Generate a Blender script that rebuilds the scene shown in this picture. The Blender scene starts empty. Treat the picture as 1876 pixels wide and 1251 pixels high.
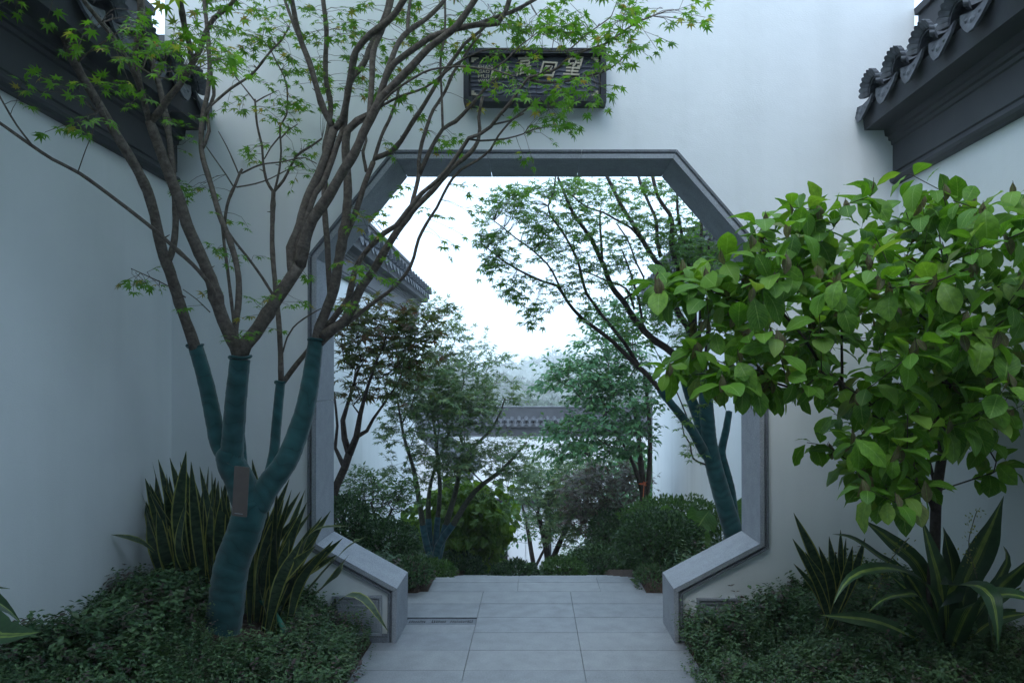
import bpy, math, random
import numpy as np
from mathutils import Vector, Matrix, noise

# ------------------------------------------------------------------ camera, sky, sun, exposure
scene = bpy.context.scene
COL = scene.collection
RNG = np.random.default_rng(7)
random.seed(7)
F_PX, CX, CY, CAM_H = 1250.7, 977.0, 705.0, 1.5        # focal length and vanishing point in photograph pixels

cam_data = bpy.data.cameras.new('camera')
cam = bpy.data.objects.new('camera', cam_data)
COL.objects.link(cam)
cam.location = (0, 0, CAM_H)
cam.rotation_euler = (math.radians(90), 0, 0)
cam_data.lens = 24.0
cam_data.sensor_width = 36.0
cam_data.shift_x = -(CX - 938.0) / 1876.0
cam_data.shift_y = (CY - 625.5) / 1876.0
cam_data.clip_start = 0.05
cam_data.clip_end = 3000
scene.camera = cam

SUN_EL, SUN_AZ = math.radians(52), math.radians(206)   # veiled sun, behind the camera and to its left
world = bpy.data.worlds.new('World')
scene.world = world
world.use_nodes = True
wn, wl = world.node_tree.nodes, world.node_tree.links
wn.clear()
w_out = wn.new('ShaderNodeOutputWorld')
w_bg = wn.new('ShaderNodeBackground')
w_sky = wn.new('ShaderNodeTexSky')
w_sky.sky_type = 'NISHITA'
w_sky.sun_disc = False
w_sky.sun_elevation = SUN_EL
w_sky.sun_rotation = SUN_AZ
w_sky.air_density = 1.0
w_sky.dust_density = 4.0
w_mix = wn.new('ShaderNodeMix')
w_mix.data_type = 'RGBA'
w_mix.inputs[0].default_value = 0.8                     # mostly cloud sheet over the clear sky
w_geo = wn.new('ShaderNodeTexCoord')
w_sep = wn.new('ShaderNodeSeparateXYZ')
w_ramp = wn.new('ShaderNodeMapRange')
w_ramp.inputs['From Min'].default_value = 0.0
w_ramp.inputs['From Max'].default_value = 1.0
w_ramp.inputs["To Min"].default_value = 9.5
w_ramp.inputs['To Max'].default_value = 13.5
w_col = wn.new('ShaderNodeVectorMath')
w_col.operation = 'SCALE'
w_col.inputs[0].default_value = (0.635, 0.865, 1.12)
wl.new(w_geo.outputs['Generated'], w_sep.inputs[0])
wl.new(w_sep.outputs['Z'], w_ramp.inputs['Value'])
wl.new(w_ramp.outputs[0], w_col.inputs['Scale'])
wl.new(w_sky.outputs[0], w_mix.inputs['A'])
wl.new(w_col.outputs[0], w_mix.inputs['B'])
wl.new(w_mix.outputs['Result'], w_bg.inputs['Color'])
w_bg.inputs['Strength'].default_value = 0.12
wl.new(w_bg.outputs[0], w_out.inputs['Surface'])

sun_data = bpy.data.lights.new('sun', 'SUN')
sun_data.energy = 0.5
sun_data.angle = math.radians(30)
sun_data.color = (0.93, 0.97, 1.0)
sun = bpy.data.objects.new('sun', sun_data)
COL.objects.link(sun)
_d = Vector((math.sin(SUN_AZ) * math.cos(SUN_EL), math.cos(SUN_AZ) * math.cos(SUN_EL), math.sin(SUN_EL)))
sun.rotation_euler = _d.to_track_quat('Z', 'Y').to_euler()

scene.view_settings.view_transform = 'Standard'
scene.view_settings.look = 'None'
scene.view_settings.exposure = 1.0
scene.view_settings.gamma = 1.0
scene.view_settings.use_curve_mapping = False
scene.render.engine = 'CYCLES'
scene.cycles.max_bounces = 8
scene.cycles.diffuse_bounces = 5
scene.cycles.transmission_bounces = 6
scene.cycles.transparent_max_bounces = 8
scene.cycles.volume_bounces = 3

# ------------------------------------------------------------------ helpers
def P(px, py, Y):
    """a point of the photograph at distance Y, in metres"""
    return np.array([(px - CX) / F_PX * Y, Y, CAM_H - (py - CY) / F_PX * Y])

def unit(v):
    v = np.asarray(v, float)
    return v / (np.linalg.norm(v, axis=-1, keepdims=True) + 1e-9)

def tag(o, label=None, cat=None, group=None, kind=None):
    if label: o['label'] = label
    if cat: o['category'] = cat
    if group: o['group'] = group
    if kind: o['kind'] = kind
    return o

def empty(name, loc, label=None, cat=None, group=None, kind=None, rz=0.0):
    o = bpy.data.objects.new(name, None)
    o.location = Vector([float(c) for c in loc])
    o.rotation_euler = (0, 0, rz)
    o.empty_display_size = 0.1
    COL.objects.link(o)
    return tag(o, label, cat, group, kind)

def wmat(o):
    m = Matrix.LocRotScale(o.location, o.rotation_euler, o.scale)
    return wmat(o.parent) @ m if o.parent else m

class MB:
    """collects vertices, quads and triangles; build() links them as one object"""
    def __init__(s):
        s.v, s.f, s.uv, s.var, s.n = [], [], [], [], 0
    def add(s, v, f, uv=None, var=0.0):
        v = np.asarray(v, float).reshape(-1, 3)
        f = np.asarray(f, np.int64)
        s.v.append(v); s.f.append(f + s.n)
        s.uv.append(np.zeros((len(v), 2)) if uv is None else np.asarray(uv, float))
        s.var.append(np.full(len(v), float(var)) if np.isscalar(var) else np.asarray(var, float))
        s.n += len(v)
        return s
    def box(s, x0, x1, y0, y1, z0, z1, bev=0.0):
        if bev <= 0:
            v = [(x, y, z) for z in (z0, z1) for y in (y0, y1) for x in (x0, x1)]
            return s.add(v, [(0, 2, 3, 1), (4, 5, 7, 6), (0, 1, 5, 4), (2, 6, 7, 3), (0, 4, 6, 2), (1, 3, 7, 5)])
        b = bev
        o = [(x0 + b, y0), (x1 - b, y0), (x1, y0 + b), (x1, y1 - b), (x1 - b, y1), (x0 + b, y1), (x0, y1 - b), (x0, y0 + b)]
        i = [(x0 + 2*b, y0 + b), (x1 - 2*b, y0 + b), (x1 - b, y0 + 2*b), (x1 - b, y1 - 2*b), (x1 - 2*b, y1 - b), (x0 + 2*b, y1 - b), (x0 + b, y1 - 2*b), (x0 + b, y0 + 2*b)]
        v = [(x, y, z0) for x, y in o] + [(x, y, z1 - b) for x, y in o] + [(x, y, z1) for x, y in i]
        f = []
        for k in range(8):
            j = (k + 1) % 8
            f += [(k, j, 8 + j, 8 + k), (8 + k, 8 + j, 16 + j, 16 + k)]
        s.add(v, f)
        s.f.append(np.array([[16, 17, 18, 23], [23, 18, 19, 22], [22, 19, 20, 21]]) + s.n - 24)
        return s
    def tube(s, pts, rad, k=8, var=0.0, cap=True, wob=0.0):
        pts = np.asarray(pts, float); n = len(pts)
        rad = np.asarray(rad, float)
        if rad.ndim < 2: rad = np.broadcast_to(rad, (n,))
        t = unit(np.gradient(pts, axis=0))
        ref = np.array([1.0, 0, 0]) if abs(t[0][0]) < 0.8 else np.array([0, 1.0, 0])
        a = unit(ref - t[0] * ref.dot(t[0])); A = np.empty((n, 3))
        for i in range(n):
            a = a - t[i] * a.dot(t[i]); a = a / (np.linalg.norm(a) + 1e-9); A[i] = a
        B = np.cross(t, A)
        th = np.linspace(0, 2 * np.pi, k, endpoint=False)
        rr = rad if rad.ndim == 2 else rad[:, None] * np.ones(k)[None, :]
        if wob > 0: rr = rr * (1 + RNG.normal(0, wob, (n, k)))
        v = pts[:, None, :] + rr[..., None] * (np.cos(th)[None, :, None] * A[:, None, :] + np.sin(th)[None, :, None] * B[:, None, :])
        i = np.arange(n - 1)[:, None] * k; j = np.arange(k)[None, :]; j2 = (j + 1) % k
        f = np.stack([i + j, i + j2, i + k + j2, i + k + j], -1).reshape(-1, 4)
        L = np.concatenate([[0], np.cumsum(np.linalg.norm(np.diff(pts, axis=0), axis=1))])
        uv = np.stack([np.tile(th / (2 * np.pi), n), np.repeat(L, k)], -1)
        b0 = s.n
        s.add(v.reshape(-1, 3), f, uv, var)
        if cap:
            for off, c, flip in ((b0, pts[0], True), (b0 + (n - 1) * k, pts[-1], False)):
                s.add([c], np.zeros((0, 3), int), None, var)
                q = np.array([(s.n - 1, off + m, off + (m + 1) % k) for m in range(k)])
                s.f.append(q[:, ::-1] if flip else q)
        return s
    def prism(s, poly, axis, a0, a1, caps=True):
        """polygon of (p,q) pairs extruded along 'x','y' or 'z' from a0 to a1"""
        n = len(poly)
        mk = {'x': lambda p, q, a: (a, p, q), 'y': lambda p, q, a: (p, a, q), 'z': lambda p, q, a: (p, q, a)}[axis]
        v = [mk(p, q, a0) for p, q in poly] + [mk(p, q, a1) for p, q in poly]
        s.add(v, [(i, (i + 1) % n, n + (i + 1) % n, n + i) for i in range(n)])
        if caps:
            from mathutils.geometry import tessellate_polygon
            t = tessellate_polygon([[Vector((p, q, 0)) for p, q in poly]])
            base = s.n - 2 * n
            t = np.array(t)
            s.f.append(t + base); s.f.append(t[:, ::-1] + base + n)
        return s
    def build(s, name, mat, parent=None, smooth=False, link=True, local=True):
        me = s.mesh(name, mat, parent if local else None, smooth)
        o = bpy.data.objects.new(name, me)
        if parent is not None: o.parent = parent
        if link: COL.objects.link(o)
        return o
    def mesh(s, name, mat, parent=None, smooth=False):
        V = np.concatenate(s.v) if s.v else np.zeros((0, 3))
        if parent is not None:
            inv = np.array(wmat(parent).inverted())
            V = V @ inv[:3, :3].T + inv[:3, 3]
        UV = np.concatenate(s.uv); VAR = np.concatenate(s.var)
        loops, starts, tot, ls = [], [], [], 0
        for f in s.f:
            if f.size == 0: continue
            m, k = f.shape
            loops.append(f.reshape(-1)); starts.append(ls + np.arange(m) * k); tot.append(np.full(m, k)); ls += m * k
        loops = np.concatenate(loops); starts = np.concatenate(starts); tot = np.concatenate(tot)
        me = bpy.data.meshes.new(name)
        me.vertices.add(len(V)); me.vertices.foreach_set('co', V.astype(np.float32).reshape(-1))
        me.loops.add(len(loops)); me.loops.foreach_set('vertex_index', loops.astype(np.int32))
        me.polygons.add(len(starts)); me.polygons.foreach_set('loop_start', starts.astype(np.int32))
        me.polygons.foreach_set('loop_total', tot.astype(np.int32))
        me.polygons.foreach_set('use_smooth', np.full(len(starts), bool(smooth)))
        me.update(calc_edges=True)
        ul = me.uv_layers.new(name='UVMap')
        ul.data.foreach_set('uv', UV[loops].astype(np.float32).reshape(-1))
        at = me.attributes.new('var', 'FLOAT', 'POINT')
        at.data.foreach_set('value', VAR.astype(np.float32))
        me.validate()
        if mat is not None: me.materials.append(mat)
        return me

def spline(pts, step):
    """Catmull-Rom through the points (any columns), resampled about every `step` metres"""
    p = np.asarray(pts, float)
    if len(p) < 3:
        n = max(2, int(np.linalg.norm(p[-1, :3] - p[0, :3]) / step) + 1)
        t = np.linspace(0, 1, n)[:, None]
        return p[0] * (1 - t) + p[-1] * t
    q = np.vstack([2 * p[0] - p[1], p, 2 * p[-1] - p[-2]])
    out = []
    for i in range(1, len(q) - 2):
        m = max(1, int(np.linalg.norm(q[i + 1, :3] - q[i, :3]) / step))
        t = (np.arange(m) / m)[:, None]
        a, b, c, d = q[i - 1], q[i], q[i + 1], q[i + 2]
        out.append(0.5 * (2 * b + (c - a) * t + (2 * a - 5 * b + 4 * c - d) * t ** 2 + (3 * b - a - 3 * c + d) * t ** 3))
    out.append(q[-2][None])
    return np.vstack(out)

# ------------------------------------------------------------------ materials
def new_mat(name):
    m = bpy.data.materials.new(name); m.use_nodes = True
    nt = m.node_tree; nt.nodes.clear()
    return m, nt, nt.nodes, nt.links

def nd(ns, t, **kw):
    n = ns.new(t)
    for k, v in kw.items(): setattr(n, k, v)
    return n

def ramp(ns, stops):
    r = ns.new('ShaderNodeValToRGB')
    e = r.color_ramp.elements
    while len(e) < len(stops): e.new(0.5)
    for i, (p, c) in enumerate(stops):
        e[i].position = p
        e[i].color = (c[0], c[1], c[2], 1) if len(c) == 3 else c
    return r

def solid(name, col, rough=0.7, scale=30.0, amt=0.25, bump=0.15, bscale=None, spec=0.3, coords='Object', metal=0.0, stain=0.0, dist=0.004):
    """surface with two scales of colour variation and a fine relief"""
    m, nt, ns, ln = new_mat(name)
    out = nd(ns, 'ShaderNodeOutputMaterial'); b = nd(ns, 'ShaderNodeBsdfPrincipled')
    tc = nd(ns, 'ShaderNodeTexCoord')
    n1 = nd(ns, 'ShaderNodeTexNoise'); n1.inputs['Scale'].default_value = scale; n1.inputs['Detail'].default_value = 6
    n2 = nd(ns, 'ShaderNodeTexNoise'); n2.inputs['Scale'].default_value = scale * 0.08; n2.inputs['Detail'].default_value = 5
    ln.new(tc.outputs[coords], n1.inputs['Vector']); ln.new(tc.outputs[coords], n2.inputs['Vector'])
    c = np.array(col)
    r1 = ramp(ns, [(0.3, tuple(c * (1 - amt))), (0.7, tuple(np.minimum(c * (1 + amt), 0.9)))])
    ln.new(n1.outputs['Fac'], r1.inputs['Fac'])
    mx = nd(ns, 'ShaderNodeMix', data_type='RGBA', blend_type='MULTIPLY'); mx.inputs[0].default_value = 1.0
    r2 = ramp(ns, [(0.25, (1 - stain - 0.08,) * 3), (0.65, (1, 1, 1))])
    ln.new(n2.outputs['Fac'], r2.inputs['Fac'])
    ln.new(r1.outputs[0], mx.inputs['A']); ln.new(r2.outputs[0], mx.inputs['B'])
    ln.new(mx.outputs['Result'], b.inputs['Base Color'])
    b.inputs['Roughness'].default_value = rough; b.inputs['Specular IOR Level'].default_value = spec
    b.inputs['Metallic'].default_value = metal
    n3 = nd(ns, 'ShaderNodeTexNoise'); n3.inputs['Scale'].default_value = bscale or scale * 3; n3.inputs['Detail'].default_value = 4
    ln.new(tc.outputs[coords], n3.inputs['Vector'])
    bp = nd(ns, 'ShaderNodeBump'); bp.inputs['Strength'].default_value = bump; bp.inputs['Distance'].default_value = dist
    ln.new(n3.outputs['Fac'], bp.inputs['Height']); ln.new(bp.outputs[0], b.inputs['Normal'])
    ln.new(b.outputs[0], out.inputs['Surface'])
    return m

def plaster_mat(name='white_plaster', damp=0.8, streak=0.24):
    """white render with trowel marks, rain streaks below the cap and damp near the foot"""
    m, nt, ns, ln = new_mat(name)
    out = nd(ns, 'ShaderNodeOutputMaterial'); b = nd(ns, 'ShaderNodeBsdfPrincipled')
    tc = nd(ns, 'ShaderNodeTexCoord')
    big = nd(ns, 'ShaderNodeTexNoise'); big.inputs['Scale'].default_value = 1.1; big.inputs['Detail'].default_value = 6
    big.inputs['Roughness'].default_value = 0.6
    mp = nd(ns, 'ShaderNodeMapping'); mp.inputs['Scale'].default_value = (2.2, 2.2, 0.16)
    st = nd(ns, 'ShaderNodeTexNoise'); st.inputs['Scale'].default_value = 2.0; st.inputs['Detail'].default_value = 5
    ln.new(tc.outputs['Object'], big.inputs['Vector']); ln.new(tc.outputs['Object'], mp.inputs['Vector']); ln.new(mp.outputs[0], st.inputs['Vector'])
    r1 = ramp(ns, [(0.25, (0.72, 0.75, 0.77)), (0.6, (0.79, 0.815, 0.83))]); ln.new(big.outputs['Fac'], r1.inputs['Fac'])
    r2 = ramp(ns, [(0.32, (0.80, 0.81, 0.80)), (0.52, (1, 1, 1))]); ln.new(st.outputs['Fac'], r2.inputs['Fac'])
    mx = nd(ns, 'ShaderNodeMix', data_type='RGBA', blend_type='MULTIPLY'); mx.inputs[0].default_value = streak
    ln.new(r1.outputs[0], mx.inputs['A']); ln.new(r2.outputs[0], mx.inputs['B'])
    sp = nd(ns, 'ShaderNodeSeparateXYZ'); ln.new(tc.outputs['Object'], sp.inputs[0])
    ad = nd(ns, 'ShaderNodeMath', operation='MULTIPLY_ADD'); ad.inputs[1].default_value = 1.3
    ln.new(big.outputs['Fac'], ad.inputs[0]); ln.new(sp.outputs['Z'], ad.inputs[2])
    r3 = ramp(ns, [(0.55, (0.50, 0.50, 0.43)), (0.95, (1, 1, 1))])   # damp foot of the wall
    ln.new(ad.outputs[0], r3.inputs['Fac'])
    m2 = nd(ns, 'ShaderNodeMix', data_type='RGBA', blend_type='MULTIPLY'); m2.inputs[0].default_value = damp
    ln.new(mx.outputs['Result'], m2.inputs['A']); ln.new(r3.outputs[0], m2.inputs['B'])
    ln.new(m2.outputs['Result'], b.inputs['Base Color'])
    b.inputs['Roughness'].default_value = 0.85; b.inputs['Specular IOR Level'].default_value = 0.2
    f = nd(ns, 'ShaderNodeTexNoise'); f.inputs['Scale'].default_value = 90; f.inputs['Detail'].default_value = 3
    mp2 = nd(ns, 'ShaderNodeMapping'); mp2.inputs['Scale'].default_value = (1, 1, 2.2)
    ln.new(tc.outputs['Object'], mp2.inputs['Vector']); ln.new(mp2.outputs[0], f.inputs['Vector'])
    g = nd(ns, 'ShaderNodeTexNoise'); g.inputs['Scale'].default_value = 5; g.inputs['Detail'].default_value = 3
    ln.new(tc.outputs['Object'], g.inputs['Vector'])
    b1 = nd(ns, 'ShaderNodeBump'); b1.inputs['Strength'].default_value = 0.35; b1.inputs['Distance'].default_value = 0.003
    b2 = nd(ns, 'ShaderNodeBump'); b2.inputs['Strength'].default_value = 0.35; b2.inputs['Distance'].default_value = 0.012
    ln.new(g.outputs['Fac'], b2.inputs['Height']); ln.new(f.outputs['Fac'], b1.inputs['Height']); ln.new(b2.outputs[0], b1.inputs['Normal'])
    ln.new(b1.outputs[0], b.inputs['Normal']); ln.new(b.outputs[0], out.inputs['Surface'])
    return m

def leaf_mat(name, stops, trans=0.4, tcol=(1.25, 1.2, 0.6), rough=0.45, spec=0.35, kind=None):
    """leaf: colour by leaf (attribute var + object random), light passes through"""
    m, nt, ns, ln = new_mat(name)
    out = nd(ns, 'ShaderNodeOutputMaterial'); b = nd(ns, 'ShaderNodeBsdfPrincipled')
    at = nd(ns, 'ShaderNodeAttribute', attribute_name='var'); oi = nd(ns, 'ShaderNodeObjectInfo')
    ad = nd(ns, 'ShaderNodeMath', operation='ADD'); fr = nd(ns, 'ShaderNodeMath', operation='FRACT')
    ln.new(at.outputs['Fac'], ad.inputs[0]); ln.new(oi.outputs['Random'], ad.inputs[1]); ln.new(ad.outputs[0], fr.inputs[0])
    r = ramp(ns, stops); ln.new(fr.outputs[0], r.inputs['Fac'])
    col = r.outputs[0]
    uv = nd(ns, 'ShaderNodeUVMap'); sp = nd(ns, 'ShaderNodeSeparateXYZ'); ln.new(uv.outputs[0], sp.inputs[0])
    def M(op, a, b_=None, c=None):
        n = nd(ns, 'ShaderNodeMath', operation=op)
        for i, x in enumerate((a, b_, c)):
            if x is None: continue
            if isinstance(x, (int, float)): n.inputs[i].default_value = x
            else: ln.new(x, n.inputs[i])
        return n.outputs[0]
    u, v = sp.outputs['X'], sp.outputs['Y']
    au = M('ABSOLUTE', M('SUBTRACT', u, 0.5))
    def mixc(fac, c2, src):
        mx = nd(ns, 'ShaderNodeMix', data_type='RGBA'); ln.new(fac, mx.inputs[0]); ln.new(src, mx.inputs['A'])
        if isinstance(c2, tuple): mx.inputs['B'].default_value = (*c2, 1)
        else: ln.new(c2, mx.inputs['B'])
        return mx.outputs['Result']
    if kind == 'veined':
        mid = M('LESS_THAN', au, 0.022)
        side = M('GREATER_THAN', M('SINE', M('MULTIPLY', M('SUBTRACT', v, M('MULTIPLY', au, 0.55)), 62.0)), 0.93)
        vein = M('MAXIMUM', M('MULTIPLY', mid, 0.7), M('MULTIPLY', side, 0.35))
        col = mixc(vein, (0.26, 0.42, 0.12), col)
        bp = nd(ns, 'ShaderNodeBump'); bp.inputs['Strength'].default_value = 0.4; bp.inputs['Distance'].default_value = 0.002
        ln.new(vein, bp.inputs['Height']); ln.new(bp.outputs[0], b.inputs['Normal'])
    if kind == 'snake':                                   # dark cross bands, yellow margins
        tc = nd(ns, 'ShaderNodeTexCoord')
        cmb = nd(ns, 'ShaderNodeCombineXYZ'); ln.new(M('MULTIPLY', u, 0.9), cmb.inputs[0]); ln.new(M('MULTIPLY', v, 22.0), cmb.inputs[1]); ln.new(M('MULTIPLY', fr.outputs[0], 9.0), cmb.inputs[2])
        nz = nd(ns, 'ShaderNodeTexNoise'); nz.inputs['Scale'].default_value = 1.6; nz.inputs['Detail'].default_value = 3; ln.new(cmb.outputs[0], nz.inputs['Vector'])
        rr = ramp(ns, [(0.42, (0.012, 0.030, 0.016)), (0.58, (0.050, 0.085, 0.045))]); ln.new(nz.outputs['Fac'], rr.inputs['Fac'])
        col = mixc(M('MULTIPLY', M('SUBTRACT', 1.0, M('MULTIPLY', fr.outputs[0], 0.3)), 0.9), rr.outputs[0], col)
        edge = nd(ns, 'ShaderNodeMapRange'); edge.inputs['From Min'].default_value = 0.37; edge.inputs['From Max'].default_value = 0.41
        ln.new(au, edge.inputs['Value'])
        col = mixc(edge.outputs[0], (0.30, 0.32, 0.09), col)
    if kind == 'striped':                                 # yellow-green stripes down the middle
        cmb = nd(ns, 'ShaderNodeCombineXYZ'); ln.new(M('MULTIPLY', u, 22.0), cmb.inputs[0]); ln.new(M('MULTIPLY', v, 0.8), cmb.inputs[1]); ln.new(M('MULTIPLY', fr.outputs[0], 9.0), cmb.inputs[2])
        nz = nd(ns, 'ShaderNodeTexNoise'); nz.inputs['Scale'].default_value = 1.0; nz.inputs['Detail'].default_value = 3; ln.new(cmb.outputs[0], nz.inputs['Vector'])
        ce = nd(ns, 'ShaderNodeMapRange'); ce.inputs['From Min'].default_value = 0.0; ce.inputs['From Max'].default_value = 0.26; ce.inputs['To Min'].default_value = 0.20; ce.inputs['To Max'].default_value = -0.22
        ln.new(au, ce.inputs['Value'])
        st = nd(ns, 'ShaderNodeMapRange'); st.inputs['From Min'].default_value = 0.5; st.inputs['From Max'].default_value = 0.62
        ln.new(M('ADD', nz.outputs['Fac'], ce.outputs[0]), st.inputs['Value'])
        col = mixc(st.outputs[0], (0.22, 0.30, 0.07), col)
    tcn = nd(ns, 'ShaderNodeTexCoord'); nm = nd(ns, 'ShaderNodeTexNoise'); nm.inputs['Scale'].default_value = 7.0 if kind == 'veined' else 30.0; nm.inputs['Detail'].default_value = 4
    ln.new(tcn.outputs['Object'], nm.inputs['Vector'])
    rm_ = ramp(ns, [(0.32, (0.66, 0.72, 0.70)), (0.6, (1.08, 1.04, 1.0))]); ln.new(nm.outputs['Fac'], rm_.inputs['Fac'])
    mm = nd(ns, 'ShaderNodeMix', data_type='RGBA', blend_type='MULTIPLY'); mm.inputs[0].default_value = 1.0
    ln.new(col, mm.inputs['A']); ln.new(rm_.outputs[0], mm.inputs['B']); col = mm.outputs['Result']
    ln.new(col, b.inputs['Base Color'])
    b.inputs['Roughness'].default_value = rough; b.inputs['Specular IOR Level'].default_value = spec
    tr = nd(ns, 'ShaderNodeBsdfTranslucent')
    tm = nd(ns, 'ShaderNodeMix', data_type='RGBA', blend_type='MULTIPLY'); tm.inputs[0].default_value = 1.0
    ln.new(col, tm.inputs['A']); tm.inputs['B'].default_value = (*tcol, 1); tm.clamp_result = False
    ln.new(tm.outputs['Result'], tr.inputs['Color'])
    ms = nd(ns, 'ShaderNodeMixShader'); ms.inputs[0].default_value = trans
    ln.new(b.outputs[0], ms.inputs[1]); ln.new(tr.outputs[0], ms.inputs[2]); ln.new(ms.outputs[0], out.inputs['Surface'])
    return m

def bark_mat(name, c0, c1):
    m, nt, ns, ln = new_mat(name)
    out = nd(ns, 'ShaderNodeOutputMaterial'); b = nd(ns, 'ShaderNodeBsdfPrincipled')
    uv = nd(ns, 'ShaderNodeTexCoord'); n = nd(ns, 'ShaderNodeTexNoise'); n.inputs['Scale'].default_value = 45; n.inputs['Detail'].default_value = 10; n.inputs['Roughness'].default_value = 0.68
    ln.new(uv.outputs['Object'], n.inputs['Vector'])
    r = ramp(ns, [(0.35, c0), (0.68, c1)]); ln.new(n.outputs['Fac'], r.inputs['Fac'])
    u2 = nd(ns, 'ShaderNodeUVMap'); mp = nd(ns, 'ShaderNodeMapping'); mp.inputs['Scale'].default_value = (1.2, 55, 1)
    ln.new(u2.outputs[0], mp.inputs['Vector'])
    n2 = nd(ns, 'ShaderNodeTexNoise'); n2.inputs['Scale'].default_value = 1.6; n2.inputs['Detail'].default_value = 4; ln.new(mp.outputs[0], n2.inputs['Vector'])
    mx = nd(ns, 'ShaderNodeMix', data_type='RGBA', blend_type='MULTIPLY'); mx.inputs[0].default_value = 0.4
    r2 = ramp(ns, [(0.35, (0.55, 0.55, 0.55)), (0.55, (1, 1, 1))]); ln.new(n2.outputs['Fac'], r2.inputs['Fac'])
    ln.new(r.outputs[0], mx.inputs['A']); ln.new(r2.outputs[0], mx.inputs['B']); ln.new(mx.outputs['Result'], b.inputs['Base Color'])
    b.inputs['Roughness'].default_value = 0.75; b.inputs['Specular IOR Level'].default_value = 0.25
    bp = nd(ns, 'ShaderNodeBump'); bp.inputs['Strength'].default_value = 0.8; bp.inputs['Distance'].default_value = 0.004
    mh = nd(ns, 'ShaderNodeMath', operation='ADD'); ln.new(n.outputs['Fac'], mh.inputs[0]); ln.new(n2.outputs['Fac'], mh.inputs[1])
    ln.new(mh.outputs[0], bp.inputs['Height']); ln.new(bp.outputs[0], b.inputs['Normal']); ln.new(b.outputs[0], out.inputs['Surface'])
    return m

def wrap_mat(name, c0, c1):
    """woven cloth band wound round a trunk: slanted overlaps, thread grain, grime"""
    m, nt, ns, ln = new_mat(name)
    out = nd(ns, 'ShaderNodeOutputMaterial'); b = nd(ns, 'ShaderNodeBsdfPrincipled')
    u = nd(ns, 'ShaderNodeUVMap'); sp = nd(ns, 'ShaderNodeSeparateXYZ'); ln.new(u.outputs[0], sp.inputs[0])
    tc = nd(ns, 'ShaderNodeTexCoord'); wz = nd(ns, 'ShaderNodeTexNoise'); wz.inputs['Scale'].default_value = 6; ln.new(tc.outputs['Object'], wz.inputs['Vector'])
    a = nd(ns, 'ShaderNodeMath', operation='MULTIPLY_ADD'); a.inputs[1].default_value = 12.5; ln.new(sp.outputs['Y'], a.inputs[0]); ln.new(sp.outputs['X'], a.inputs[2])
    a2 = nd(ns, 'ShaderNodeMath', operation='MULTIPLY_ADD'); a2.inputs[1].default_value = 3.0; ln.new(wz.outputs['Fac'], a2.inputs[0]); ln.new(a.outputs[0], a2.inputs[2])
    fr = nd(ns, 'ShaderNodeMath', operation='FRACT'); ln.new(a2.outputs[0], fr.inputs[0])
    r = ramp(ns, [(0.0, tuple(np.array(c0) * 0.55)), (0.05, c0), (0.55, c1), (0.985, c0), (1.0, tuple(np.array(c0) * 0.55))]); ln.new(fr.outputs[0], r.inputs['Fac'])
    g = nd(ns, 'ShaderNodeTexNoise'); g.inputs['Scale'].default_value = 9; g.inputs['Detail'].default_value = 8; ln.new(tc.outputs['Object'], g.inputs['Vector'])
    r2 = ramp(ns, [(0.3, (0.6, 0.6, 0.6)), (0.65, (1.1, 1.1, 1.1))]); ln.new(g.outputs['Fac'], r2.inputs['Fac'])
    mx = nd(ns, 'ShaderNodeMix', data_type='RGBA', blend_type='MULTIPLY'); mx.inputs[0].default_value = 0.9
    ln.new(r.outputs[0], mx.inputs['A']); ln.new(r2.outputs[0], mx.inputs['B']); ln.new(mx.outputs['Result'], b.inputs['Base Color'])
    b.inputs['Roughness'].default_value = 0.9; b.inputs['Specular IOR Level'].default_value = 0.1
    b.inputs['Sheen Weight'].default_value = 0.3
    bp = nd(ns, 'ShaderNodeBump'); bp.inputs['Strength'].default_value = 0.5; bp.inputs['Distance'].default_value = 0.004
    th = nd(ns, 'ShaderNodeTexNoise'); th.inputs['Scale'].default_value = 260; ln.new(tc.outputs['Object'], th.inputs['Vector'])
    b0 = nd(ns, 'ShaderNodeBump'); b0.inputs['Strength'].default_value = 0.5; b0.inputs['Distance'].default_value = 0.002
    ln.new(th.outputs['Fac'], b0.inputs['Height']); ln.new(fr.outputs[0], bp.inputs['Height']); ln.new(b0.outputs[0], bp.inputs['Normal'])
    ln.new(bp.outputs[0], b.inputs['Normal']); ln.new(b.outputs[0], out.inputs['Surface'])
    return m

M_PLASTER = plaster_mat()
M_PLASTER_F = plaster_mat('white_plaster_clean', 0.0, 0.35)
M_DARK = solid('charcoal_paint', (0.060, 0.065, 0.075), 0.55, 4, 0.15, 0.12, 40, stain=0.25)
M_TILE = solid('grey_clay_tile', (0.095, 0.105, 0.122), 0.6, 26, 0.4, 0.5, 60, stain=0.35)
M_STONE = solid('grey_granite', (0.34, 0.36, 0.395), 0.8, 160, 0.22, 0.35, 300, stain=0.06, spec=0.15)
M_STONE_D = solid('dark_granite_moulding', (0.17, 0.185, 0.21), 0.6, 140, 0.3, 0.4, 260, stain=0.15)
M_SLAB = solid('paving_granite', (0.268, 0.28, 0.298), 0.5, 120, 0.16, 0.3, 300, stain=0.14, spec=0.4)
M_SLAB2 = solid('paving_granite_paler', (0.285, 0.295, 0.31), 0.5, 120, 0.14, 0.25, 300, stain=0.14, spec=0.4)
M_SLAB3 = solid('paving_granite_bluer', (0.252, 0.266, 0.288), 0.48, 120, 0.14, 0.25, 300, stain=0.2, spec=0.4)
M_JOINT = solid('joint_mortar', (0.17, 0.17, 0.17), 0.9, 60, 0.2)
M_SOIL = solid('dark_soil', (0.055, 0.036, 0.026), 0.95, 30, 0.5, 0.9, 60, dist=0.02)
M_LAND = solid('far_ground_green', (0.035, 0.055, 0.028), 0.95, 0.5, 0.4, 0.5, 2.0)
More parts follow.
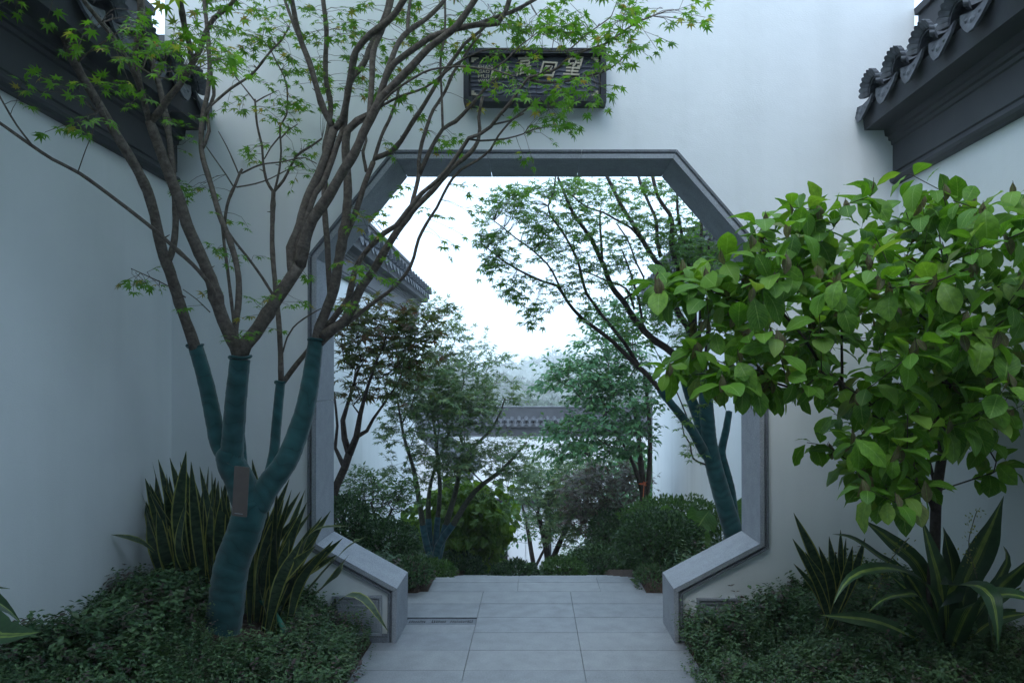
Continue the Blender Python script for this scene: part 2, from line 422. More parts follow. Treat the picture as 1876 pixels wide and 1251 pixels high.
M_FRAME = solid('sign_frame_black', (0.030, 0.032, 0.042), 0.35, 20, 0.2, 0.1)
M_BOARD = solid('sign_board_ink', (0.055, 0.062, 0.090), 0.38, 20, 0.2, 0.1)
M_GOLD = solid('sign_letter_champagne', (0.40, 0.36, 0.28), 0.4, 30, 0.15, 0.1, metal=0.15, spec=0.5)
M_TAG = solid('tag_brown', (0.12, 0.10, 0.092), 0.45, 20, 0.1, 0.05)
M_TAGW = solid('tag_print', (0.45, 0.48, 0.52), 0.6, 20, 0.1, 0.02)
M_HOSE = solid('green_hose', (0.030, 0.15, 0.105), 0.4, 30, 0.2, 0.1)
M_BLACK = solid('black_metal', (0.012, 0.012, 0.014), 0.4, 20, 0.2, 0.1)
M_WHITEW = solid('white_house_wall', (0.74, 0.76, 0.78), 0.85, 3, 0.05, 0.2, stain=0.1)
M_BARK = bark_mat('maple_bark', (0.070, 0.055, 0.045), (0.185, 0.155, 0.13))
M_BARK_D = bark_mat('dark_bark', (0.035, 0.026, 0.022), (0.085, 0.065, 0.055))
M_BARK_O = bark_mat('olive_bark', (0.070, 0.075, 0.050), (0.15, 0.15, 0.115))
M_WRAP = wrap_mat('teal_trunk_wrap', (0.017, 0.072, 0.076), (0.027, 0.100, 0.104))
M_WRAP_B = wrap_mat('blue_trunk_wrap', (0.035, 0.11, 0.14), (0.07, 0.18, 0.22))

G = lambda *c: tuple(c)
L_MAPLE = leaf_mat('maple_leaf_fresh', [(0.0, G(0.081, 0.206, 0.025)), (0.5, G(0.112, 0.269, 0.031)), (0.88, G(0.150, 0.306, 0.040)), (0.95, G(0.300, 0.300, 0.075)), (1.0, G(0.288, 0.188, 0.062))], 0.5, tcol=(1.4, 1.45, 0.6))
L_MAPLE2 = leaf_mat('maple_leaf_mid', [(0.0, G(0.060, 0.150, 0.035)), (0.6, G(0.095, 0.220, 0.045)), (1.0, G(0.150, 0.260, 0.055))], 0.5, tcol=(1.3, 1.35, 0.6))
L_MAPLED = leaf_mat('maple_leaf_dark', [(0.0, G(0.068, 0.115, 0.041)), (0.55, G(0.101, 0.149, 0.051)), (0.85, G(0.135, 0.115, 0.057)), (1.0, G(0.162, 0.081, 0.057))], 0.42, tcol=(1.3, 1.15, 0.6))
L_FINE = leaf_mat('fine_maple_leaf', [(0.0, G(0.073, 0.155, 0.073)), (0.6, G(0.122, 0.220, 0.098)), (1.0, G(0.195, 0.277, 0.122))], 0.4)
L_EVER = leaf_mat('evergreen_leaf', [(0.0, G(0.049, 0.156, 0.078)), (0.7, G(0.087, 0.233, 0.108)), (1.0, G(0.137, 0.291, 0.117))], 0.35)
L_RED = leaf_mat('purple_maple_leaf', [(0.0, G(0.075, 0.090, 0.055)), (0.6, G(0.115, 0.095, 0.075)), (1.0, G(0.15, 0.12, 0.10))], 0.35, tcol=(1.2, 0.95, 0.8))
L_BROAD = leaf_mat('broad_fresh_leaf', [(0.0, G(0.065, 0.175, 0.016)), (0.5, G(0.110, 0.270, 0.024)), (0.85, G(0.17, 0.340, 0.040)), (0.95, G(0.21, 0.34, 0.06)), (1.0, G(0.17, 0.20, 0.07))], 0.40, tcol=(1.35, 1.4, 0.45), kind='veined', rough=0.5)
L_YOUNG = leaf_mat('young_bronze_leaf', [(0.0, G(0.10, 0.085, 0.050)), (1.0, G(0.16, 0.15, 0.07))], 0.35, tcol=(1.2, 1.0, 0.6), kind='veined')
L_LIME = leaf_mat('lime_shrub_leaf', [(0.0, G(0.075, 0.17, 0.020)), (1.0, G(0.16, 0.28, 0.035))], 0.4, kind='veined')
L_BOX = leaf_mat('boxwood_leaf', [(0.0, G(0.023, 0.060, 0.023)), (0.7, G(0.043, 0.103, 0.035)), (1.0, G(0.079, 0.166, 0.050))], 0.2, spec=0.4)
L_BOXL = leaf_mat('light_shrub_leaf', [(0.0, G(0.045, 0.115, 0.035)), (1.0, G(0.10, 0.20, 0.055))], 0.35)
L_COVER = leaf_mat('ground_cover_leaf', [(0.0, G(0.040, 0.093, 0.043)), (0.55, G(0.070, 0.143, 0.062)), (0.88, G(0.124, 0.209, 0.093)), (0.94, G(0.116, 0.093, 0.085)), (1.0, G(0.124, 0.085, 0.093))], 0.25, spec=0.3)
L_SNAKE = leaf_mat('snake_plant_leaf', [(0.0, G(0.029, 0.058, 0.034)), (1.0, G(0.058, 0.098, 0.052))], 0.08, spec=0.4, kind='snake')
L_STRIPE = leaf_mat('striped_dracaena_leaf', [(0.0, G(0.022, 0.060, 0.026)), (1.0, G(0.043, 0.096, 0.036))], 0.15, spec=0.4, kind='striped')
L_FLOWER = leaf_mat('pale_yellow_floret', [(0.0, G(0.20, 0.24, 0.06)), (1.0, G(0.32, 0.33, 0.10))], 0.3)
L_HILL = leaf_mat('hill_foliage', [(0.0, G(0.020, 0.050, 0.028)), (1.0, G(0.055, 0.10, 0.045))], 0.15)
L_ELEPH = leaf_mat('elephant_ear_leaf', [(0.0, G(0.05, 0.15, 0.03)), (1.0, G(0.09, 0.22, 0.04))], 0.35, kind='veined')
L_DRY = leaf_mat('fallen_dry_leaf', [(0.0, G(0.10, 0.055, 0.03)), (1.0, G(0.20, 0.12, 0.06))], 0.2)
L_ORANGE = leaf_mat('orange_flower', [(0.0, G(0.55, 0.10, 0.04)), (1.0, G(0.6, 0.16, 0.06))], 0.3)
# ------------------------------------------------------------------ ground
SHADE_ROOF_Y = -0.3  # front edge of the unseen roof added for courtyard shade
GY = 4.0                                                # front face of the gate wall
def slope(y):
    """the hill falls away beyond the landing"""
    y = np.asarray(y, float)
    return np.where(y < 5.33, 0.0, np.where(y < 24, -(y - 5.33) * 0.27, -5.04 - (y - 24) * 0.05))

def sstep(x): 
    x = np.clip(x, 0, 1); return x * x * (3 - 2 * x)

def gz(x, y):
    x = np.asarray(x, float); y = np.asarray(y, float)
    base = slope(y)
    bedL = sstep((-0.92 - x) / 0.95) * 0.30 + 0.03 + 0.10 * np.exp(-((x + 1.48) ** 2 + (y - 3.35) ** 2) / 0.10)
    bedR = sstep((x - 0.86) / 1.15) * 0.30 + 0.03
    near = np.where(x < -0.92, bedL, np.where(x > 0.86, bedR, -0.07))
    far = np.where(np.abs(x) > 0.8, 0.06, -0.10)
    far = np.where((y < 4.96) & (np.abs(x) < 1.02), -0.07, far)
    z = np.where(y < 4.3, near, far) + base
    out = sstep((np.abs(x) - 3.2) / 2.0) * sstep((y - 9) / 8) * -0.6
    return np.where(y < 30, z + out, np.maximum(-14.0, base + (y < 60) * 0.0))

xs = np.concatenate([-np.geomspace(600, 3.5, 30), np.arange(-3.3, 3.31, 0.06), np.geomspace(3.5, 600, 30)])
ys = np.concatenate([[-400, -60, -12, -5], np.arange(-2, 6.01, 0.08), np.arange(6.3, 26, 0.4), np.geomspace(27, 900, 40)])
XX, YY = np.meshgrid(xs, ys)
ZZ = gz(XX, YY)
nx, ny = len(xs), len(ys)
ii = (np.arange(ny - 1)[:, None] * nx + np.arange(nx - 1)[None, :])
gm = MB(); gm.add(np.stack([XX, YY, ZZ], -1).reshape(-1, 3), np.stack([ii, ii + 1, ii + nx + 1, ii + nx], -1).reshape(-1, 4))
ground = gm.build('ground', M_SOIL, None, True)
tag(ground, kind='structure')
ground.data.materials.append(M_LAND)
mi = np.zeros((ny - 1, nx - 1), np.int32); mi[ys[:-1] > 28, :] = 1
ground.data.polygons.foreach_set('material_index', mi.reshape(-1))

# ------------------------------------------------------------------ paving: every slab its own stone, joints open between
path = empty('path', (0, 0, 0)); tag(path, kind='structure')
MB().box(-1.02, 0.96, 0.3, 4.96, -0.09, -0.022).box(-0.78, 0.86, 4.96, 5.33, -0.12, -0.022).build('mortar_bed', M_JOINT, path)
jx = [-1.0, -0.363, 0.268, 0.93]
jy = [0.5, 0.77, 1.04, 1.31, 1.585, 1.86, 2.13, 2.40, 2.675, 2.95, 3.22, 3.495, 3.63, 3.87, 4.13, 4.415, 4.70, 4.96]
jy = [4.96 - 0.2735 * k for k in range(16)][::-1]
GAP = 0.0013
def slab(x0, x1, y0, y1, k=0):
    t = RNG.normal(0, 0.0007)
    s = MB().box(x0 + GAP * 0.6, x1 - GAP * 0.6, y0 + GAP, y1 - GAP, -0.028, t, 0.0018)
    return s.build('slab', (M_SLAB, M_SLAB, M_SLAB2, M_SLAB3)[RNG.integers(4)], path)
for i in range(3):
    for j in range(len(jy) - 1):
        y0, y1 = jy[j], jy[j + 1]
        if i == 0 and y0 < 4.35 < y1:                   # the slab notched for the drain strip
            slab(jx[0], jx[1], y0, 4.289); slab(jx[0], jx[1], 4.411, y1) if y1 - 4.411 > 0.03 else None
            slab(jx[0], -0.812, 4.289, 4.411)
            continue
        if i == 0 and y1 > 4.411 > y0:
            slab(jx[0], jx[1], 4.411, y1); continue
        slab(jx[i], jx[i + 1], y0, y1)
for x0, x1 in ((-0.765, -0.115), (-0.115, 0.49), (0.49, 0.85)): slab(x0, x1, 4.963, 5.19)
for x0, x1 in ((-0.765, -0.115), (-0.115, 0.49), (0.49, 0.85)): slab(x0, x1, 5.19, 5.33)
MB().box(-1.05, 0.98, -1.6, 0.8, -0.05, -0.006).build('paving_behind', M_SLAB, path)

stair = empty('stair', (0, 5.33, 0)); tag(stair, kind='structure')
for k in range(33):
    y0 = 5.333 + 0.5556 * k
    MB().box(-0.78, 0.86, y0, y0 + 0.5556, -0.15 * (k + 1) - 0.30, -0.15 * (k + 1), 0.004).build('step', M_SLAB2 if k % 3 else M_SLAB, stair)

# drain strip with engraved lines beside the left jamb
gr = empty('drain_cover', (-0.585, 4.35, 0), 'narrow dark drain cover with small engraved characters, in the paving by the left jamb', 'drain cover')
MB().box(-0.808, -0.365, 4.292, 4.408, -0.026, -0.008).build('cover_plate', M_STONE_D, gr)
g2 = MB()
x = -0.79
while x < -0.385:                                       # rows of small raised strokes, unreadable at this size
    if -0.69 < x < -0.655 or -0.555 < x < -0.53: x += 0.012; continue
    big = -0.655 <= x < -0.60 or x > -0.42
    for r_ in range(3 if big else 2):
        yy = 4.335 + r_ * (0.016 if big else 0.022)
        w = RNG.uniform(0.005, 0.010); h = 0.004 if RNG.random() < 0.6 else 0.011
        g2.box(x, x + w, yy, yy + h, -0.0085, -0.0055)
    x += 0.0135
g2.build('engraving', M_BLACK, gr)
MB().box(-0.808, -0.365, 4.280, 4.2905, -0.024, -0.001).box(-0.808, -0.365, 4.4095, 4.4125, -0.024, -0.001).build('rim', M_STONE_D, gr)

# ------------------------------------------------------------------ the octagonal gate
def pz(px, py, Y=GY):
    p = P(px, py, Y); return (p[0], p[2])
OCT = [pz(728, 294), pz(1231, 293.5), pz(1387.5, 474), pz(1389.5, 993), pz(1232.5, 1075.5), (pz(1234, 1000)[0], -0.05), (pz(727.5, 1000)[0], -0.05), pz(729, 1075), pz(582, 994), pz(583, 475)]
T = 0.32
gate = empty('gate_wall', (0, GY, 0), 'white plaster wall across the path with an eight-sided gateway framed in grey granite', 'gate wall')

def inset(poly, d):
    """offset the closed outline outwards (d > 0)"""
    n = len(poly); out = []
    area = sum(poly[i][0] * poly[(i + 1) % n][1] - poly[(i + 1) % n][0] * poly[i][1] for i in range(n))
    sg = 1 if area > 0 else -1
    for i in range(n):
        p0, p1, p2 = Vector(poly[i - 1]), Vector(poly[i]), Vector(poly[(i + 1) % n])
        d1, d2 = (p1 - p0).normalized(), (p2 - p1).normalized()
        n1, n2 = Vector((d1.y, -d1.x)) * sg, Vector((d2.y, -d2.x)) * sg
        b = (n1 + n2).normalized()
        out.append(tuple(p1 + b * (d / max(0.2, b.dot(n1)))))
    return out

def open_ring(o_in, o_out, y0, y1, mb, ends=True):
    """band between two open outlines (both run jamb foot - round the top - jamb foot) from depth y0 to y1"""
    n = len(o_in)
    v = [(x, y0, z) for x, z in o_in] + [(x, y0, z) for x, z in o_out] + [(x, y1, z) for x, z in o_in] + [(x, y1, z) for x, z in o_out]
    f = []
    for i in range(n - 1):
        j = i + 1
        f += [(i, j, n + j, n + i), (2*n + i, 3*n + i, 3*n + j, 2*n + j), (i, 2*n + i, 2*n + j, j), (n + i, n + j, 3*n + j, 3*n + i)]
    if ends:
        f += [(0, n, 3*n, 2*n), (n - 1, 3*n - 1, 4*n - 1, 2*n - 1)]
    mb.add(v, f)
    return mb

# wall body: strips round the hole
XL, XR, ZT = -2.16, 2.234, 4.70
REV = 0.03                                              # granite lining thickness
hole = inset(OCT, REV)
hole = hole[6:] + hole[:6]                              # left foot, left, top, right, right foot
hole[0] = (hole[0][0], -0.3); hole[-1] = (hole[-1][0], -0.3)
wb = MB()
def wall_quad(poly): wb.prism(poly, 'y', GY, GY + T)
lf, lb, ll, lu, tl, tr, ru, rl, rb, rf = hole
wall_polys = [[(XL, -0.3), lf, lb, (XL, lb[1])], [(XL, lb[1]), lb, ll, (XL, ll[1])], [(XL, ll[1]), ll, lu, (XL, lu[1])], [(XL, lu[1]), lu, tl, (XL, tl[1])],
              [(XL, tl[1]), tl, tr, (XR, tr[1]), (XR, ZT), (XL, ZT)],
              [(XR, rb[1]), rb, rf, (XR, -0.3)], [(XR, rl[1]), rl, rb, (XR, rb[1])], [(XR, ru[1]), ru, rl, (XR, rl[1])], [(XR, tr[1]), tr, ru, (XR, ru[1])]]
# one continuous front and back sheet (no inner faces) plus the edges
vi = {}; V2 = []
def vid(p):
    k = (round(p[0], 4), round(p[1], 4))
    if k not in vi: vi[k] = len(V2); V2.append(p)
    return vi[k]
F2 = []
for poly in wall_polys:
    idx = [vid(p) for p in poly]
    from mathutils.geometry import tessellate_polygon
    for t in tessellate_polygon([[Vector((p[0], p[1], 0)) for p in poly]]):
        F2.append([idx[t[0]], idx[t[1]], idx[t[2]]])
V2 = np.array(V2)
F2 = np.array(F2)
nv = len(V2)
wb.add(np.column_stack([V2[:, 0], np.full(nv, GY), V2[:, 1]]), F2)
wb.add(np.column_stack([V2[:, 0], np.full(nv, GY + T), V2[:, 1]]), F2)
wb.add([(XL, GY, -0.3), (XL, GY + T, -0.3), (XL, GY + T, ZT), (XL, GY, ZT), (XR, GY, -0.3), (XR, GY + T, -0.3), (XR, GY + T, ZT), (XR, GY, ZT)],
       [(0, 1, 2, 3), (4, 5, 6, 7), (3, 2, 6, 7)])
hv = np.array(hole); nh = len(hv)
wb.add(np.vstack([np.column_stack([hv[:, 0], np.full(nh, GY), hv[:, 1]]), np.column_stack([hv[:, 0], np.full(nh, GY + T), hv[:, 1]])]), [(i, i + 1, nh + i + 1, nh + i) for i in range(nh - 1)])
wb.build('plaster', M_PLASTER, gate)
MB().box(XL - 0.03, XR + 0.03, GY - 0.06, GY + T + 0.06, ZT + 0.001, ZT + 0.09).build('coping', M_DARK, gate)
# granite lining of the opening, one stone per side with open mitres
lin = OCT[6:] + OCT[:6]
lin_o = inset(OCT, REV - 0.001); lin_o = lin_o[6:] + lin_o[:6]
t1i, t1o = lin, inset(OCT, 0.026)[6:] + inset(OCT, 0.026)[:6]
t2i, t2o = inset(OCT, 0.0265)[6:] + inset(OCT, 0.0265)[:6], inset(OCT, 0.040)[6:] + inset(OCT, 0.040)[:6]
t3i, t3o = inset(OCT, 0.0405)[6:] + inset(OCT, 0.0405)[:6], inset(OCT, 0.054)[6:] + inset(OCT, 0.054)[:6]
def fix(o):
    o = list(o); o[0] = (o[0][0], -0.03); o[-1] = (o[-1][0], -0.03); return o
lin, lin_o, t1i, t1o, t2i, t2o, t3i, t3o = map(fix, (lin, lin_o, t1i, t1o, t2i, t2o, t3i, t3o))
def cut(a, b, g):                                       # leave a hair joint at each end of a stone
    a, b = Vector(a), Vector(b); d = (b - a).normalized() * g
    return tuple(a + d), tuple(b - d)
for i in range(9):
    segs = 1
    L = (Vector(lin[i + 1]) - Vector(lin[i])).length
    segs = 3 if i == 4 else (2 if L > 1.2 else 1)
    for q in range(segs):
        def lerp(o, t): return tuple(Vector(o[i]) * (1 - t) + Vector(o[i + 1]) * t)
        a, b = q / segs, (q + 1) / segs
        g = 0.0012
        m = MB()
        def st(oi, oo, y0, y1):
            i0, i1 = cut(lerp(oi, a), lerp(oi, b), g); o0, o1 = cut(lerp(oo, a), lerp(oo, b), g)
            open_ring([i0, i1], [o0, o1], y0, y1, m)
        st(lin, lin_o, GY + 0.0005, GY + T + 0.0015)
        m.build('lining_stone', M_STONE, gate)
        m = MB(); st(t1i, t1o, GY - 0.030, GY - 0.0005)
        m.build('trim_stone', M_STONE, gate)
        m = MB(); st(t2i, t2o, GY - 0.016, GY - 0.0005); st(t3i, t3o, GY - 0.024, GY - 0.0005)
        m.build('trim_moulding', M_STONE_D, gate)
# foot mouldings running away from the opening along both jambs, and the carved plinth panels
for sx, x0, x1 in ((-1, t3o[0][0] - 0.0005, -1.30), (1, t3o[-1][0] + 0.0005, 1.26)):
    a, b = min(x0, x1), max(x0, x1)
    MB().box(a, b, GY - 0.024, GY - 0.0005, -0.02, 0.028).box(a, b, GY - 0.015, GY - 0.0005, 0.0285, 0.045).build('foot_moulding', M_STONE_D, gate)
def panel(cx, cz, w, h):
    """square carved panel: raised border, sunk field and a stepped key pattern"""
    m = MB()
    def fr(w2, h2, t, y):
        m.box(cx - w2, cx + w2, GY - y, GY - 0.0006, cz + h2 - t, cz + h2)
        m.box(cx - w2, cx + w2, GY - y, GY - 0.0006, cz - h2, cz - h2 + t)
        m.box(cx - w2, cx - w2 + t, GY - y, GY - 0.0006, cz - h2 + t, cz + h2 - t)
        m.box(cx + w2 - t, cx + w2, GY - y, GY - 0.0006, cz - h2 + t, cz + h2 - t)
    fr(w, h, 0.012, 0.022); fr(w - 0.022, h - 0.022, 0.012, 0.014); fr(w - 0.075, h - 0.055, 0.008, 0.012)
    m.box(cx - w + 0.012, cx + w - 0.012, GY - 0.006, GY - 0.0004, cz - h + 0.012, cz + h - 0.012)
    for sx in (-1, 1):
        for k in range(3):
            m.box(cx + sx * (w - 0.045) - 0.004, cx + sx * (w - 0.045) + 0.004, GY - 0.011, GY - 0.005, cz - h + 0.035 + k * 0.065, cz - h + 0.075 + k * 0.065)
    m.build('carved_panel', M_STONE, gate)
panel(-1.03, 0.155, 0.145, 0.115)
panel(1.075, 0.14, 0.12, 0.115)

# ------------------------------------------------------------------ name board over the gate
SY = 3.90
sign = empty('name_board', (0.005, SY, 3.27), 'black framed name board with champagne calligraphy on carved waves above the gateway', 'sign')
sx0, sx1 = P(849, 0, SY)[0], P(1111, 0, SY)[0]
sz0, sz1 = P(0, 186, SY)[2], P(0, 88, SY)[2]
fw = 0.030
MB().box(sx0, sx1, SY, GY - 0.001, sz1 - fw, sz1, 0).box(sx0, sx1, SY, GY - 0.001, sz0, sz0 + fw)\
    .box(sx0, sx0 + fw, SY + 0.0003, GY - 0.001, sz0 + fw, sz1 - fw).box(sx1 - fw, sx1, SY + 0.0003, GY - 0.001, sz0 + fw, sz1 - fw).build('frame', M_FRAME, sign)
BY = SY + 0.036
nx_, nz_ = 220, 90
u = np.linspace(sx0 + fw + 0.012, sx1 - fw - 0.012, nx_); w = np.linspace(sz0 + fw + 0.012, sz1 - fw - 0.010, nz_)
U, W = np.meshgrid(u, w)
ph = W * 215 + 1.7 * np.sin(U * 31 + 1.6 * np.sin(W * 22)) + 0.7 * np.sin(U * 74 + W * 25)
H = 0.0060 * (1 - np.abs(np.sin(ph / 2))) ** 2.4
ii = (np.arange(nz_ - 1)[:, None] * nx_ + np.arange(nx_ - 1)[None, :])
MB().add(np.stack([U, BY - H, W], -1).reshape(-1, 3), np.stack([ii, ii + 1, ii + nx_ + 1, ii + nx_], -1).reshape(-1, 4)).build('wave_relief', M_BOARD, sign, True)
MB().box(sx0 + fw + 0.002, sx1 - fw - 0.002, BY + 0.002, GY - 0.002, sz0 + fw + 0.001, sz1 - fw - 0.001).build('backing', M_FRAME, sign)

def text_obj(txt, name, center, height, width=None, shear=0.0, bold=0.0, depth=0.004, rot=0.0):
    c = bpy.data.curves.new(name, 'FONT'); c.body = txt; c.size = 1.0; c.extrude = 0.5; c.shear = shear; c.offset = bold
    o = bpy.data.objects.new(name, c); COL.objects.link(o)
    dg = bpy.context.evaluated_depsgraph_get(); dg.update()
    me = bpy.data.meshes.new_from_object(o.evaluated_get(dg))
    bpy.data.objects.remove(o); bpy.data.curves.remove(c)
    me.materials.clear(); me.materials.append(M_GOLD)
    n = len(me.vertices)
    v = np.empty(n * 3); me.vertices.foreach_get('co', v); v = v.reshape(-1, 3)
    lo, hi = v.min(0), v.max(0)
    sc = height / (hi[1] - lo[1]); sw = sc if width is None else width / (hi[0] - lo[0])
    x = (v[:, 0] - (lo[0] + hi[0]) / 2) * sw; z = (v[:, 1] - (lo[1] + hi[1]) / 2) * sc; y = v[:, 2] / (hi[2] - lo[2]) * depth
    cr, sr = math.cos(rot), math.sin(rot)
    base = np.array(sign.location)
    out = np.column_stack([x * cr - z * sr + center[0], -y + center[1], x * sr + z * cr + center[2]]) - base
    me.vertices.foreach_set('co', out.reshape(-1)); me.update()
    ob = bpy.data.objects.new(name, me); ob.parent = sign; COL.objects.link(ob)
    return ob
for ch, px, py, hh, ww, rt in (('山', 915, 133, 27, 36, 0.10), ('高', 961, 122, 38, 32, 0.04), ('回', 1004, 129, 28, 34, -0.06), ('望', 1050, 122, 36, 36, -0.05)):
    p = P(px, py, BY)
    text_obj(ch, 'calligraphy_character', (p[0], BY - 0.010, p[2]), hh / F_PX * BY, ww / F_PX * BY, 0.25, 0.010, 0.008, rt)
for tx, px, py in (('SHAN', 889, 124.5), ('GAO', 887, 133), ('HUI', 886, 141.5), ('WANG', 889, 150)):
    p = P(px, py, BY)
    text_obj(tx, 'small_lettering', (p[0], BY - 0.010, p[2]), 6.2 / F_PX * BY, len(tx) * 6.6 / F_PX * BY, 0.0, 0.0, 0.004)
for cx_, sx in ((sx0 + fw + 0.014, 1), (sx1 - fw - 0.014, -1)):
    for cz_, sz in ((sz0 + fw + 0.014, 1), (sz1 - fw - 0.012, -1)):
        cm = MB()
        for a, b in ((0.040, 0.008), (0.026, 0.016), (0.015, 0.028)):
            x_ = sorted((cx_, cx_ + sx * a)); z_ = sorted((cz_, cz_ + sz * b))
            cm.box(x_[0], x_[1], BY - 0.010 - a * 0.02, BY - 0.004, z_[0], z_[1])
        cm.build('corner_ornament', M_GOLD, sign)

# ------------------------------------------------------------------ tiled garden walls
def cover_tile(r=0.078, L=0.52, sl=0.42):
    """half-round cover tile running up the slope with a scalloped fan at its lower end; local: eave at origin, slope towards +x"""
    m = MB(); k = 10; th = np.linspace(0, np.pi, k + 1)
    for q in range(3):                                   # overlapping lengths
        x0, x1 = q * L / 3, (q + 1) * L / 3 + 0.02
        r0, r1 = r * 1.0, r * 0.9
        for rr0, rr1 in ((r0, r1),):
            a = np.column_stack([np.full(k + 1, x0), np.cos(th) * rr0, np.sin(th) * rr0 + x0 * sl])
            b = np.column_stack([np.full(k + 1, x1), np.cos(th) * rr1, np.sin(th) * rr1 + x1 * sl])
            c = np.column_stack([np.full(k + 1, x0), np.cos(th) * (rr0 - 0.016), np.sin(th) * (rr0 - 0.016) + x0 * sl])
            i = np.arange(k)
            f = np.vstack([np.column_stack([i, i + 1, k + 2 + i, k + 1 + i]), np.column_stack([i, 2 * (k + 1) + i, 2 * (k + 1) + i + 1, i + 1])])
            m.add(np.vstack([a, b, c]), f)
    # scalloped fan
    n = 11; th = np.linspace(-0.12, np.pi + 0.12, n * 4 + 1)
    lobe = np.abs(np.sin(np.arange(n * 4 + 1) * np.pi / 4))
    ro = r * 1.28 + 0.008 * lobe; ri = r * 0.90
    yf = np.cos(th); zf = np.sin(th)
    rib = 0.007 * (0.5 - lobe)
    A = np.column_stack([rib - 0.040, yf * ro, zf * ro]); B = np.column_stack([rib * 0.6 - 0.006, yf * ri, zf * ri])
    A2 = A + [0.024, 0, 0]; B2 = B + [0.024, 0, 0]
    k2 = len(th); i = np.arange(k2 - 1)
    q = lambda a, b: np.column_stack([a * k2 + i, a * k2 + i + 1, b * k2 + i + 1, b * k2 + i])
    m.add(np.vstack([A, B, B2, A2]), np.vstack([q(0, 1), q(1, 2), q(2, 3), q(3, 0)]))
    return m
def drip_tile(w=0.105, L=0.5, sl=0.42):
    """shallow valley tile with a hanging tongue"""
    m = MB(); k = 8; t = np.linspace(-1, 1, k + 1)
    a = np.column_stack([np.zeros(k + 1), t * w, -0.030 * (1 - t ** 2) + 0.004]); b = a + [L, 0, L * sl]; c = a - [0, 0, 0.014]
    i = np.arange(k)
    m.add(np.vstack([a, b, c]), np.vstack([np.column_stack([i, i + 1, k + 2 + i, k + 1 + i]), np.column_stack([i, 2 * (k + 1) + i, 2 * (k + 1) + i + 1, i + 1])]))
    # tongue: leaf-shaped plate hanging from the lip, tipped outwards
    out = [(-w, 0.0), (-w * 0.86, -0.045), (-w * 0.55, -0.085), (-0.020, -0.118), (0.020, -0.118), (w * 0.55, -0.085), (w * 0.86, -0.045), (w, 0.0), (w * 0.5, -0.022), (0, -0.030), (-w * 0.5, -0.022)]
    n = len(out)
    F = np.array([(-0.004 + 0.20 * z, y, z) for y, z in out]); Bk = F + [0.016, 0, 0.003]
    m.add(np.vstack([F, Bk]), [(j, (j + 1) % n, n + (j + 1) % n, n + j) for j in range(n)])
    tt = np.array([(0, 1, 10), (1, 2, 10), (2, 9, 10), (2, 3, 9), (3, 4, 9), (4, 5, 9), (5, 8, 9), (5, 6, 8), (6, 7, 8)])
    m.f.append(tt + m.n - 2 * n); m.f.append(tt[:, ::-1] + m.n - n)
    for yy, zz, rr in ((0, -0.07, 0.022), (-0.045, -0.055, 0.012), (0.045, -0.055, 0.012)):   # worn relief on the tongue
        th = np.linspace(0, 2 * np.pi, 9)[:-1]
        ring = np.column_stack([np.full(8, 0.2 * zz - 0.005), yy + np.cos(th) * rr, zz + np.sin(th) * rr])
        m.add(np.vstack([ring, [[0.2 * zz - 0.013, yy, zz]]]), [(j, (j + 1) % 8, 8) for j in range(8)])
    return m
COVER = cover_tile().mesh('cover_tile', M_TILE, None, False)
DRIP = drip_tile().mesh('drip_tile', M_TILE, None, False)

